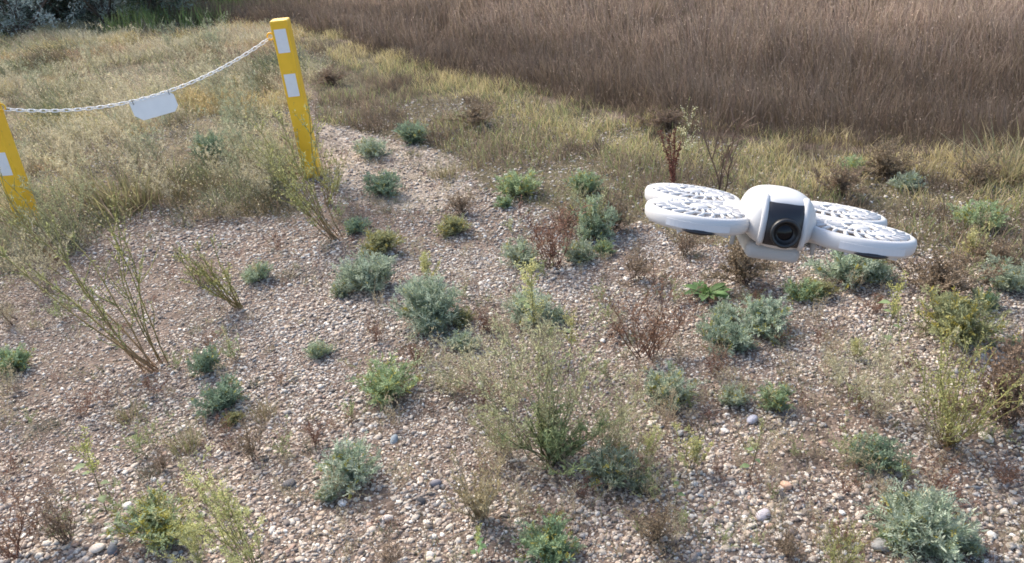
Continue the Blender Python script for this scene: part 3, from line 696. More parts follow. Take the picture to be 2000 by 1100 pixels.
# olive, yellow green and feathery weeds
OL = dict(colb=(.22, .15, .07), colt=(.27, .26, .09), leaf=(.42, .42, .18), leafn=20, leafL=.009, leafW=.0028, side=7, sidelen=.30, r=.0018)
K['oliveL'] = lambda: branchy(51, H=.45, stems=7, lean=(-.75, .1), spread=.42, **{**OL, 'colb': (.30, .18, .10), 'leafn': 26, 'up': .02, 'r': .0024, 'sidelen': .2, 'leafW': .0024})
K['oliveL2'] = lambda: branchy(52, H=.45, stems=4, lean=(-.25, .1), spread=.15, **{**OL, 'leafn': 34, 'r': .0024})
K['leanpost'] = lambda: branchy(53, H=.35, stems=12, lean=(-.75, .2), spread=.3, **{**OL, 'colb': (.30, .19, .11), 'side': 8, 'leafn': 26, 'tip': (.48, .45, .20), 'tipn': 6})
K['olive'] = lambda: branchy(54, H=.28, stems=30, spread=1.1, **{**OL, 'r': .0013, 'colb': (.20, .15, .06), 'up': .10, 'leafn': 14, 'leafW': .0022, 'sidelen': .38, 'tip': (.50, .46, .18), 'tipn': 4})
K['oliveS'] = lambda: branchy(55, H=.2, stems=12, lean=(-.55, 0), spread=.5, **{**OL, 'leafn': 14})
K['yellow'] = lambda: branchy(56, H=.3, stems=13, lean=(-.12, 0), spread=.32, **{**OL, 'colb': (.16, .17, .07), 'colt': (.28, .29, .09), 'tip': (.58, .55, .26), 'tipn': 24, 'leafn': 22, 'leafW': .0022, 'r': .0012})
K['feather'] = lambda: branchy(57, H=.3, stems=22, spread=.95, **{**OL, 'colb': (.14, .15, .08), 'colt': (.31, .28, .16), 'leaf': (.46, .46, .26), 'leafn': 26, 'leafL': .007, 'leafW': .002, 'r': .0010, 'sub': 2, 'side': 8, 'sidelen': .32, 'wob': .13})
K['feather2'] = lambda: branchy(58, H=.3, stems=16, spread=1.1, **{**OL, 'colb': (.20, .17, .10), 'colt': (.36, .32, .20), 'leaf': (.56, .52, .34), 'r': .0008, 'leafn': 24, 'leafL': .008, 'leafW': .002, 'sub': 2, 'side': 8, 'sidelen': .4, 'wob': .16})
K['green'] = lambda: branchy(59, H=.16, stems=28, spread=1.2, **{**OL, 'colb': (.12, .14, .06), 'colt': (.16, .20, .09), 'leaf': (.25, .31, .15), 'leafn': 34, 'leafL': .012, 'leafW': .0022, 'wob': .15})
K['spind'] = lambda: branchy(65, H=.3, stems=4, spread=.3, **{**OL, 'r': .0009, 'leafn': 3, 'colb': (.35, .30, .2), 'tip': (.85, .80, .55), 'tipn': 9, 'side': 5, 'wob': .12})
K['tan'] = lambda: branchy(60, H=.2, stems=26, spread=.7, **{**OL, 'colb': (.26, .20, .12), 'colt': (.42, .34, .22), 'leaf': (.44, .37, .22), 'leafn': 24, 'leafW': .002, 'sub': 1, 'wob': .14})
K['ysmall'] = lambda: branchy(61, H=.14, stems=9, spread=.5, **{**OL, 'r': .0010, 'leaf': (.44, .43, .20), 'tip': (.58, .54, .25), 'tipn': 10})
def weed(k, px, py, h, ref, label, name='olive_weed', cat='weed', rot=None, group='olive and yellow weeds on the gravel', **kw):
    return put(k, K[k], name, px, py, h*1.25, ref, label, cat, group, rot=rot, **kw)
weed('oliveL', 300, 728, 340, .45, 'long olive stems leaning far to the left from one root on the left gravel', rot=0)
weed('oliveL2', 318, 712, 270, .45, 'straighter olive stems beside the far leaning ones on the left gravel', rot=0)
weed('leanpost', 655, 466, 210, .35, 'brown based stems leaning left towards the foot of the tall yellow post', rot=0)
weed('olive', 1850, 872, 190, .27, 'broom like olive shrub of many fanned stems on the right gravel', name='olive_shrub', cat='shrub', sx=1.05)
weed('oliveS', 468, 602, 130, .2, 'small olive weed leaning left with a reddish foot, beside grey wormwood', rot=0)
weed('yellow', 500, 1128, 225, .3, 'tall yellow flowered weed at the bottom left beside the large pale wormwood', name='yellow_weed', rot=0)
weed('yellow', 395, 1120, 120, .3, 'shorter yellow flowered weed between the tall one and the pale wormwood', name='yellow_weed')
weed('feather', 1075, 905, 290, .3, 'large feathery weed, tallest in the centre of the gravel', name='feathery_weed', sx=.9)
weed('feather2', 985, 790, 200, .3, 'pale feathery weed behind the left side of the large centre one', name='feathery_weed')
weed('feather', 1185, 890, 170, .3, 'feathery weed on the right of the large centre one, olive stem upright', name='feathery_weed')
weed('green', 1080, 900, 105, .15, 'low spreading dark green growth at the foot of the large centre weed', name='feathery_weed', sx=1.3)
weed('yellow', 1262, 905, 85, .3, 'small yellow green weed leaning over the spreading blue grey clump', name='yellow_weed')
weed('feather2', 1715, 815, 175, .3, 'pale feathery weed left of the broom like shrub', name='feathery_weed')
weed('feather2', 1640, 770, 95, .3, 'small pale feathery weed farther left of the broom like shrub', name='feathery_weed')
weed('feather2', 880, 770, 110, .3, 'short straw coloured feathery weed right of the green yellow spotted clump', name='feathery_weed')
weed('feather', 985, 880, 120, .3, 'short feathery weed at the left foot of the large centre one', name='feathery_weed')
weed('feather', 105, 462, 75, .3, 'olive weed growing against the foot of the left yellow post', name='feathery_weed')
weed('feather2', 5, 440, 90, .3, 'straw coloured weed at the left edge in front of the left yellow post', name='feathery_weed')
weed('feather', 25, 505, 80, .3, 'dull olive weed at the left edge below the left yellow post', name='feathery_weed')
weed('tan', 935, 1010, 120, .2, 'tan wispy weed on the bottom gravel left of a slate stone', name='tan_weed')
weed('olive', 1640, 1120, 100, .27, 'low olive weed at the bottom edge left of the largest silver mound')
weed('ysmall', 1668, 700, 42, .13, 'small yellow weed with orange leaves beside the tall goosefoot', name='yellow_weed')
weed('ysmall', 835, 548, 55, .13, 'small yellowing weed above the dense red stalked clump', name='yellow_weed')
weed('ysmall', 1355, 915, 80, .13, 'slim yellow weed with red lower leaves left of a lone stalk', name='yellow_weed')
weed('ysmall', 1895, 510, 60, .13, 'yellow green upright weed beside the matted dead bush', name='yellow_weed')
weed('feather2', 1060, 700, 90, .3, 'short straw coloured weed in front of the goosefoot with the yellow top', name='feathery_weed')
weed('feather2', 90, 570, 130, .3, 'tall dull olive weed rising in front of the left yellow post', name='feathery_weed')
weed('feather', 150, 480, 150, .3, 'bushy olive weed right of the left yellow post foot', name='feathery_weed')
weed('oliveL', 120, 520, 200, .45, 'leaning dark olive stems crossing in front of the left yellow post', rot=0)
weed('leanpost', 640, 400, 120, .35, 'yellow green leafy weed at the right foot of the tall yellow post', rot=2.6)
weed('feather', 560, 370, 130, .3, 'olive feathery weed hiding the left foot of the tall yellow post', name='feathery_weed')
weed('feather', 1120, 420, 60, .3, 'wispy green weed in the verge above the reddish bush', name='feathery_weed')
weed('spind', 1338, 318, 125, .3, 'pale flowered spindly weed standing before the brown field', name='flowering_weed')
K['h1'] = lambda: branchy(62, H=.15, stems=9, spread=1.1, **{**OL, 'colb': (.30, .22, .14), 'colt': (.45, .37, .25), 'leaf': (.52, .45, .30), 'r': .0007, 'leafn': 10, 'leafL': .006, 'leafW': .002, 'sub': 1, 'side': 6, 'sidelen': .45, 'wob': .18})
K['h2'] = lambda: branchy(63, H=.12, stems=8, **{**RED, 'spread': 1.2, 'r': .0007, 'leafn': 5, 'wob': .2})
K['h3'] = lambda: branchy(64, H=.14, stems=8, spread=1.1, **{**OL, 'colb': (.2, .2, .1), 'leaf': (.40, .44, .22), 'r': .0007, 'leafn': 14, 'leafL': .007, 'leafW': .0024, 'sub': 1, 'wob': .18})
rh = random.Random(21); HL = {'h1': ('thin straw coloured wispy weed scattered on the open gravel', 'thin straw coloured weeds on open gravel'), 'h2': ('thin reddish wispy weed scattered on the open gravel', 'thin reddish weeds on open gravel'), 'h3': ('thin pale green wispy weed scattered on the open gravel', 'thin pale green weeds on open gravel')}
for k in range(270):
    px = rh.uniform(-40, 2040); u = rh.random(); py = 430+640*u
    if px < 900 and rh.random() < .45: px = rh.uniform(900, 2000)
    kk = rh.choice(['h1', 'h1', 'h2', 'h3'])
    put(kk, K[kk], 'wispy_weed', px, py, rh.uniform(34, 88)*(.7+.7*u), .15, HL[kk][0], 'weed', HL[kk][1])
# goosefoots
GF = 'goosefoot plants on the gravel'
K['g1'] = lambda: goosefoot(71, H=.26, leafs=6, arms=10, head=(.60, .57, .28)); K['g2'] = lambda: goosefoot(72, H=.26, leafs=4, arms=3); K['g3'] = lambda: goosefoot(74, H=.24, leafs=3, arms=2, head=(.44, .42, .22), lean=(-.2, 0)); K['g4'] = lambda: goosefoot(75, H=.2, leafs=9, arms=2, col=(.18, .27, .12), big=.03)
def goose(k, px, py, h, label): return put(k, K[k], 'goosefoot_plant', px, py, h, .25, label, 'goosefoot', GF)
goose('g1', 1045, 690, 190, 'dark stemmed goosefoot with a bushy yellow top in mid gravel')
goose('g2', 1728, 690, 170, 'tall goosefoot with one broad green leaf and a yellow spike, below the right wing')
goose('g3', 1462, 935, 150, 'lone dark stalk with a round green leaf on bare stony gravel')
goose('g2', 210, 1005, 190, 'goosefoot with drooping light green leaves on the lower left gravel')
goose('g3', 1322, 985, 120, 'leaning dark goosefoot stem right of the spreading blue grey clump')
goose('g2', 1110, 735, 150, 'thin goosefoot with side shoots right of the bushy yellow topped one')
goose('g4', 935, 1095, 110, 'leafy green goosefoot at the bottom edge below the tan wispy weed')
goose('g3', 460, 700, 80, 'short slender goosefoot on the gravel right of the far leaning stems')
goose('g4', 1055, 1010, 45, 'tiny green goosefoot seedling on the bottom gravel')
# small tufts
K['t1'] = lambda: tuft(81); K['t2'] = lambda: tuft(82, c=((.40, .34, .20), (.32, .30, .16)), n=120); K['t3'] = lambda: tuft(83, c=((.20, .22, .15), (.25, .25, .18)), H=.06, n=110)
def tf(k, px, py, h, label, **kw): return put(k, K[k], 'grass_tuft', px, py, h, .1, label, 'grass tuft', 'small grass tufts on the gravel', **kw)
tf('t1', 253, 820, 46, 'small olive grass tuft on the left gravel, left of the dark wormwood', sx=1)
tf('t3', 98, 835, 30, 'tiny grey tuft near the left edge of the gravel', sx=1.3)
tf('t2', 515, 815, 44, 'small tan grass tuft right of the dark green wormwood')
tf('t1', 365, 875, 60, 'green tuft at the foot of the dark green wormwood')
tf('t3', 290, 930, 42, 'dark thin tuft among pale stones on the lower left')
tf('t2', 270, 400, 90, 'straw coloured grass tuft at the front of the dry growth', sx=1.4)
tf('t1', 230, 410, 110, 'dark green grass tuft at the front of the dry growth', sx=1.2)
tf('t1', 1700, 520, 60, 'green grass tuft behind the tip of the right wing')
tf('t2', 870, 345, 40, 'straw grass tuft at the right end of the sandy patch', sx=1.3)
tf('t2', 1980, 350, 110, 'orange tan grass tuft at the right edge of the verge', sx=1.3)
# wispy repeats in the meadow and verge
K['m1'] = lambda: branchy(91, H=.3, stems=9, spread=.5, **{**OL, 'colb': (.20, .18, .10), 'colt': (.50, .43, .28), 'leaf': (.60, .53, .36), 'r': .0010, 'leafn': 18, 'leafL': .010, 'tip': (.62, .57, .40), 'tipn': 10, 'lean': (-.25, 0)})
K['m2'] = lambda: branchy(92, H=.3, stems=10, spread=.6, **{**OL, 'colb': (.14, .15, .09), 'colt': (.34, .34, .22), 'leaf': (.40, .43, .29), 'r': .0011, 'leafn': 22, 'leafL': .012, 'sub': 1, 'lean': (-.2, 0)})
rp = random.Random(8)
for k in range(80):
    px, py = rp.uniform(-60, 590), rp.uniform(95, 420)
    if k % 5 == 0: kk, lb = 'm2', 'grey green wispy weed among the dry growth behind the chain'
    else: kk, lb = 'm1', 'pale tan wispy weed with seed dots among the dry growth behind the chain'
    sc = .6+.6*(py/400)
    put(kk, K[kk], 'wispy_weed', px, py, rp.uniform(60, 125)*sc, .3, lb, 'weed', 'grey green wispy weeds behind the chain' if k % 5 == 0 else 'pale tan wispy weeds behind the chain', rot=rp.uniform(-.5, .5))
# far bushes
K['s1'] = lambda: shrub(101); K['s2'] = lambda: shrub(102, col=(.24, .30, .26), dark=(.07, .10, .07), mixd=.35); K['s3'] = lambda: shrub(103, col=(.05, .09, .035), dark=(.03, .05, .025), leafL=.06, leafW=.03)
def bush(k, x, y, s, label):
    me = template(k, K[k]); e = empty('olive_bush' if k != 's3' else 'dark_bush', (x, y, float(hgt(x, y))-.02)); e.scale = (s, s, s); e.rotation_euler[2] = RND.uniform(0, 6)
    for kk, m_ in me.items(): obj(kk, m_, e)
    tag(e, label, 'bush', 'bushes at the far edge of the ground')
B1 = [(40, 30, 's1', 10.6, .9, 'silvery leafed bush in the top left corner'), (135, 30, 's2', 11.2, .9, 'dull dark bush right of the silvery corner bush'), (215, 30, 's1', 11.0, .8, 'silver grey bush in the middle of the far row'),
      (310, 25, 's2', 10.8, .9, 'dark grey green bush at the right end of the far row'), (95, 0, 's3', 13.0, 1.3, 'deep green bush behind the silvery corner bush'), (255, 0, 's3', 13.2, 1.3, 'deep green bush behind the silver grey one'),
      (-60, 30, 's2', 10.9, 1.0, 'dark bush just outside the left edge, its side in view'), (560, 0, 's3', 19, 1.2, 'distant dark green bush beyond the green grass')]
for px, py, k, yy, s, lb in B1:
    d = ray(px, py); t = yy/d[1]; bush(k, d[0]*t, yy, s, lb)

# ------------------------------------------------------------------ built things: meshes by bmesh
import bmesh
def bm_obj(name, bm, mat, parent=None, smooth=False, bevel=0, sub=0, segs=2):
    me = bpy.data.meshes.new(name); bmesh.ops.recalc_face_normals(bm, faces=bm.faces); bm.to_mesh(me); bm.free(); me.materials.append(mat)
    if smooth:
        for p in me.polygons: p.use_smooth = True
    o = obj(name, me, parent)
    if bevel:
        b = o.modifiers.new('bevel', 'BEVEL'); b.width = bevel; b.segments = segs; b.limit_method = 'ANGLE'
    if sub:
        s_ = o.modifiers.new('sub', 'SUBSURF'); s_.levels = sub; s_.render_levels = sub
    return o
def box(bm, x0, x1, y0, y1, z0, z1):
    v = [bm.verts.new(p) for p in ((x0, y0, z0), (x1, y0, z0), (x1, y1, z0), (x0, y1, z0), (x0, y0, z1), (x1, y0, z1), (x1, y1, z1), (x0, y1, z1))]
    for f in ((0, 3, 2, 1), (4, 5, 6, 7), (0, 1, 5, 4), (1, 2, 6, 5), (2, 3, 7, 6), (3, 0, 4, 7)): bm.faces.new([v[i] for i in f])
def tube_bm(bm, pts, r, sides=8, closed=False):
    pts = [Vector(p) for p in pts]; n = len(pts); rings = []
    rr = r if hasattr(r, '__len__') else [r]*n
    ref = None
    for i in range(n):
        a = pts[(i-1) % n] if (closed or i) else pts[0]; b = pts[(i+1) % n] if (closed or i < n-1) else pts[-1]
        t = (b-a).normalized()
        if ref is None: ref = t.orthogonal().normalized()
        u = (ref-t*ref.dot(t)).normalized(); ref = u; w = t.cross(u)
        rings.append([bm.verts.new(pts[i]+(u*math.cos(k*2*math.pi/sides)+w*math.sin(k*2*math.pi/sides))*rr[i]) for k in range(sides)])
    for i in range(n if closed else n-1):
        A, B = rings[i], rings[(i+1) % n]
        for k in range(sides): bm.faces.new((A[k], A[(k+1) % sides], B[(k+1) % sides], B[k]))
    if not closed:
        bm.faces.new(rings[0][::-1]); bm.faces.new(rings[-1])
def lathe(bm, prof, cx=0, cy=0, n=48, axis='z', org=(0, 0, 0), cap=False):
    rings = []
    for r, z in prof:
        rg = []
        for k in range(n):
            a = 2*math.pi*k/n
            p = (cx+r*math.cos(a), cy+r*math.sin(a), z) if axis == 'z' else (org[0]+r*math.cos(a), org[1]+z, org[2]+r*math.sin(a))
            rg.append(bm.verts.new(p))
        rings.append(rg)
    for i in range(len(rings)-1):
        for k in range(n): bm.faces.new((rings[i][k], rings[i][(k+1) % n], rings[i+1][(k+1) % n], rings[i+1][k]))
    if cap: bm.faces.new(rings[0]); bm.faces.new(rings[-1][::-1])

M_YEL = simple('yellow_post_paint', (.94, .55, .035), .45, .45, noise=.14, scale=9, bump=.25)
def grime(m):
    nt = m.node_tree; N = nt.nodes.new; Lk = nt.links.new; p = [n for n in nt.nodes if n.type == 'BSDF_PRINCIPLED'][0]
    src = p.inputs['Base Color'].links[0].from_socket; tc = N('ShaderNodeTexCoord'); sp = N('ShaderNodeSeparateXYZ'); Lk(tc.outputs['Object'], sp.inputs[0])
    no = N('ShaderNodeTexNoise'); no.inputs['Scale'].default_value = 45; no.inputs['Detail'].default_value = 6; Lk(tc.outputs['Object'], no.inputs['Vector'])
    mr = N('ShaderNodeMapRange'); mr.inputs[1].default_value = .0; mr.inputs[2].default_value = .16; mr.inputs[3].default_value = .24; mr.inputs[4].default_value = 0; Lk(sp.outputs['Z'], mr.inputs[0])
    ad = N('ShaderNodeMath'); ad.operation = 'ADD'; Lk(mr.outputs[0], ad.inputs[0]); Lk(no.outputs['Fac'], ad.inputs[1])
    m2 = N('ShaderNodeMapRange'); m2.inputs[1].default_value = .66; m2.inputs[2].default_value = .80; m2.inputs[4].default_value = .7; Lk(ad.outputs[0], m2.inputs[0])
    mx = N('ShaderNodeMix'); mx.data_type = 'RGBA'; Lk(m2.outputs[0], mx.inputs[0]); Lk(src, mx.inputs[6]); mx.inputs[7].default_value = (.28, .19, .10, 1); Lk(mx.outputs[2], p.inputs['Base Color'])
grime(M_YEL)
M_REF = simple('white_reflective_sheet', (.80, .81, .83), .35, .5, noise=.05, scale=60)
M_SIGN = simple('white_sign_board', (.88, .88, .88), .4, .5, noise=.05, scale=20)
M_CHAIN = simple('pale_chain_links', (.86, .86, .86), .35, .5, noise=.1, scale=80)
M_DIRT = simple('soil_splash', (.20, .15, .11), .95, .1, noise=.3, scale=50)
PW = .084
def post(px, py, toppx, label, depth_adj=0, lean=(0, 0), group='yellow posts holding the chain'):
    p = at(px, py); e = empty('yellow_post', p)
    # height so that the top projects to the seen height
    h = .3
    for _ in range(400):
        if proj(p+np.array([0, 0, h]))[1] <= toppx: break
        h += .004
    bm = bmesh.new(); box(bm, -PW/2, PW/2, -PW/2, PW/2, -.25, h)
    bm_obj('post_body', bm, M_YEL, e, bevel=.007, segs=3)
    for z1 in (h-.040, h-.040-.215):
        bm = bmesh.new(); box(bm, -PW*.34, PW*.34, -PW/2-.0015, -PW/2+.002, z1-.112, z1); bm_obj('reflector', bm, M_REF, e)
    e.rotation_euler = (lean[0], lean[1], 0)
    return e, p, h
def eye(e, side, z):
    bm = bmesh.new(); c = Vector((side*(PW/2+.020), 0, z)); R = .0155
    tube_bm(bm, [c+Vector((R*math.cos(a), 0, R*math.sin(a))) for a in [k*2*math.pi/20 for k in range(20)]], .0042, 8, True)
    tube_bm(bm, [c-Vector((side*R, 0, 0)), (side*(PW/2-.005), 0, z)], .0045, 8)
    lathe_c = [(.009, 0), (.009, .004)]
    bm_obj('eye_bolt', bm, M_YEL, e, smooth=True)
    return c
e1, P1, h1 = post(612, 342, 38, 'tall yellow square post with two white reflectors, beside the gravel path', lean=(0, R_(-1.0)))
tag(e1, 'tall yellow square post with two white reflectors, beside the gravel path', 'post', 'yellow posts holding the chain')
e2, P2, h2 = post(60, 440, 190, '', lean=(0, R_(0.6)))
tag(e2, 'yellow post cut by the left edge, half covered by weeds', 'post', 'yellow posts holding the chain')
c1 = eye(e1, -1, h1-.075); c2 = eye(e2, 1, h2-.055)
bpy.context.view_layer.update()
A = e1.matrix_world @ (c1+Vector((-.010, 0, -.010))); B = e2.matrix_world @ (c2+Vector((.010, 0, -.010)))
# chain: sagging curve sampled at link pitch
SAG = .118
def chain_pt(t): 
    p = A.lerp(B, t); p.z -= SAG*4*t*(1-t); return p
N_ = 400; cpts = [chain_pt(k/N_) for k in range(N_+1)]; cum = [0]
for k in range(N_): cum.append(cum[-1]+(cpts[k+1]-cpts[k]).length)
PITCH_L = .0245; nl = int(cum[-1]/PITCH_L)
def at_len(s):
    k = min(max(int(np.searchsorted(cum, s))-1, 0), N_-1); f = (s-cum[k])/(cum[k+1]-cum[k]); return cpts[k].lerp(cpts[k+1], f)
bm = bmesh.new(); a_, b_, r_ = .0102, .0062, .0022; pts = []
for k in range(24):
    an = 2*math.pi*k/24; x_ = math.cos(an); z_ = math.sin(an)
    pts.append((math.copysign(a_ if abs(x_) > .3 else a_*abs(x_)/.3, x_)*1+x_*b_*.75, 0, z_*b_*1.15))
tube_bm(bm, pts, r_, 6, True); linkme = bpy.data.meshes.new('link'); bmesh.ops.recalc_face_normals(bm, faces=bm.faces); bm.to_mesh(linkme); bm.free(); linkme.materials.append(M_CHAIN)
for p in linkme.polygons: p.use_smooth = True
ch = empty('chain', A); tag(ch, 'pale metal chain sagging between the two yellow posts', 'chain')
for k in range(nl+1):
    s = min((k+.5)*cum[-1]/(nl+1), cum[-1]-.001); p = at_len(s); d = (at_len(min(s+.01, cum[-1]))-at_len(max(s-.01, 0))).normalized()
    o = obj('link', linkme, ch)
    q = d.to_track_quat('X', 'Z') @ Matrix.Rotation(R_(42 if k % 2 else -48), 3, 'X').to_quaternion()
    o.rotation_mode = 'QUATERNION'; o.rotation_quaternion = q; o.location = p-A
# sign hanging from the chain
def chain_at_px(px):
    return min((chain_pt(k/600) for k in range(601)), key=lambda q: abs(proj(q)[0]-px))
sL, sR = chain_at_px(259), chain_at_px(329)
dirv = (sR-sL); wv = dirv.length; xh = dirv.normalized(); zh = Vector((0, 0, 1)); zh = (zh-xh*zh.dot(xh)).normalized(); yh = zh.cross(xh)
sg = empty('hanging_sign', sL.lerp(sR, .5)); sg.rotation_mode = 'QUATERNION'
sg.rotation_quaternion = Matrix((xh, yh, zh)).transposed().to_quaternion() @ Matrix.Rotation(R_(-6), 3, 'X').to_quaternion()
tag(sg, 'blank white sign plate with clipped corners hanging from the chain', 'sign')
bm = bmesh.new(); w2 = wv/2+.018; hh_ = .098; ck = .020; dz = -.001
out = [(-w2, dz-ck*.3), (-w2+ck*.4, dz), (w2-ck, dz), (w2, dz-ck), (w2, dz-hh_+ck*1.2), (w2-ck*1.2, dz-hh_), (-w2+ck*1.6, dz-hh_), (-w2, dz-hh_+ck*1.6)]
va = [bm.verts.new((x_, -.0015, z_)) for x_, z_ in out]; vb = [bm.verts.new((x_, .0015, z_)) for x_, z_ in out]
bm.faces.new(va); bm.faces.new(vb[::-1])
for k in range(8): bm.faces.new((va[k], va[(k+1) % 8], vb[(k+1) % 8], vb[k]))
bm_obj('board', bm, M_SIGN, sg, bevel=.0008)
for s in (-1, 1):
    bm = bmesh.new(); c = Vector((s*(wv/2), 0, -.004)); tube_bm(bm, [c+Vector((.0, .009*math.cos(a), .012*math.sin(a))) for a in [k*2*math.pi/14 for k in range(14)]], .0016, 6, True)
    bm_obj('hook', bm, simple('dull_wire', (.12, .12, .13), .4, .5, .6), sg, smooth=True)

# ------------------------------------------------------------------ drone (nose towards -Y, X across, Z up)
M_WHT = simple('white_drone_shell', (.57, .565, .56), .45, .5, noise=.05, scale=40)
M_GRY = simple('grey_drone_belly', (.42, .42, .42), .5, .4, noise=.06, scale=60)
M_BLK = simple('black_camera_face', (.018, .018, .022), .32, .5, noise=.1, scale=50)
M_LENS = simple('lens_glass', (.004, .004, .006), .12, .25)
M_BLADE = simple('propeller_plastic', (.60, .60, .61), .4, .5, noise=.04)
ctr = CP+ray(1503, 425)/np.linalg.norm(ray(1503, 425))*.625
v = unit(ctr-CP); Rv = unit(Rt-v*(Rt @ v)); Uv = np.cross(Rv, v)
el, yaw, rol = R_(9.5), R_(10), R_(-9.5)
z_ = Uv*math.cos(el)-v*math.sin(el); nose = -v*math.cos(el)-Uv*math.sin(el); xr = Rv.copy()
Mb = Matrix((xr, -nose, z_)).transposed()
rotv = Matrix.Rotation(-rol, 3, Vector(v)) ; roty = Matrix.Rotation(yaw, 3, Vector((0, 0, 1)))
dr = empty('drone', ctr); dr.rotation_mode = 'QUATERNION'; dr.rotation_quaternion = (rotv @ Mb @ roty).to_quaternion()
tag(dr, 'small white drone with four ringed propeller guards hovering over the weeds', 'drone')
# fuselage: lofted rounded sections
bm = bmesh.new(); secs = [(-.0565, .010, .009, .002), (-.0555, .0185, .0165, .002), (-.051, .0235, .0198, .002), (-.040, .0275, .0215, .003), (-.020, .0285, .0220, .003), (.005, .0255, .0200, .002), (.035, .0180, .0150, -.001), (.058, .0125, .0105, -.002), (.066, .006, .005, -.002)]
rings = []; NS = 28
for y_, hw, hz, zc in secs:
    rg = []
    for k in range(NS):
        a = 2*math.pi*k/NS; c, s_ = math.cos(a), math.sin(a); ex = .62
        x_ = hw*math.copysign(abs(c)**ex, c); zz = hz*math.copysign(abs(s_)**ex, s_)
        x_ *= .82; zz = zz*.90+.0035
        x_ *= 1+.20*math.exp(-((s_+.25)/.35)**2)*(1 if y_ > -.05 else .3)
        if s_ < 0: x_ *= 1-.12*abs(s_)
        else: x_ *= 1-.20*s_**3
        rg.append(bm.verts.new((x_, y_, zc+zz)))
    rings.append(rg)
for i in range(len(rings)-1):
    for k in range(NS): bm.faces.new((rings[i][k], rings[i][(k+1) % NS], rings[i+1][(k+1) % NS], rings[i+1][k]))
bm.faces.new(rings[0][::-1]); bm.faces.new(rings[-1])
bm_obj('fuselage', bm, M_WHT, dr, smooth=True, sub=1)
# camera housing: black rounded face on the nose, curving over the top
bm = bmesh.new(); NP = 9; grid = []
prof = [(-.0578, -.0150), (-.0605, -.0105), (-.0615, -.003), (-.0612, .005), (-.0592, .0118), (-.0555, .0165), (-.0500, .0198)]
for y_, zz in prof:
    row = []
    for k in range(NP):
        u = -1+2*k/(NP-1); row.append(bm.verts.new((u*.0118, y_+.0022*u*u, zz*.90+.0046)))
    grid.append(row)
back = [[bm.verts.new((vv.co.x, vv.co.y+.007, vv.co.z*.97)) for vv in row] for row in grid]
for G in (grid, back):
    for i in range(len(G)-1):
        for k in range(NP-1): bm.faces.new((G[i][k], G[i][k+1], G[i+1][k+1], G[i+1][k]))
for i in range(len(grid)-1):
    for k in (0, NP-1): bm.faces.new((grid[i][k], grid[i+1][k], back[i+1][k], back[i][k]))
for i in (0, len(grid)-1):
    for k in range(NP-1): bm.faces.new((grid[i][k], grid[i][k+1], back[i][k+1], back[i][k]))
camh = bm_obj('camera_housing', bm, M_BLK, dr, smooth=True, bevel=.0012)
# white bezel lips either side of the camera
for s in (-1, 1):
    bm = bmesh.new(); tube_bm(bm, [(s*.0132, y_+.0035, zz*.90+.0046) for y_, zz in prof], .0022, 8); bm_obj('camera_bezel', bm, M_WHT, dr, smooth=True)
lo = (0.0008, -.0606, .0016)
bm = bmesh.new(); lathe(bm, [(.0098, .002), (.0098, -.0035), (.0092, -.0045), (.0078, -.0045), (.0072, -.0030), (.0058, -.0012), (.0050, -.0008)], axis='y', org=lo, n=40); bm_obj('lens_barrel', bm, simple('black_lens_ring', (.012, .012, .013), .4, .5), camh, smooth=True, bevel=0)
bm = bmesh.new(); lathe(bm, [(.0001, -.0018), (.002, -.0017), (.0040, -.0013), (.0056, -.0006)], axis='y', org=lo, n=32); bm_obj('lens', bm, M_LENS, camh, smooth=True)
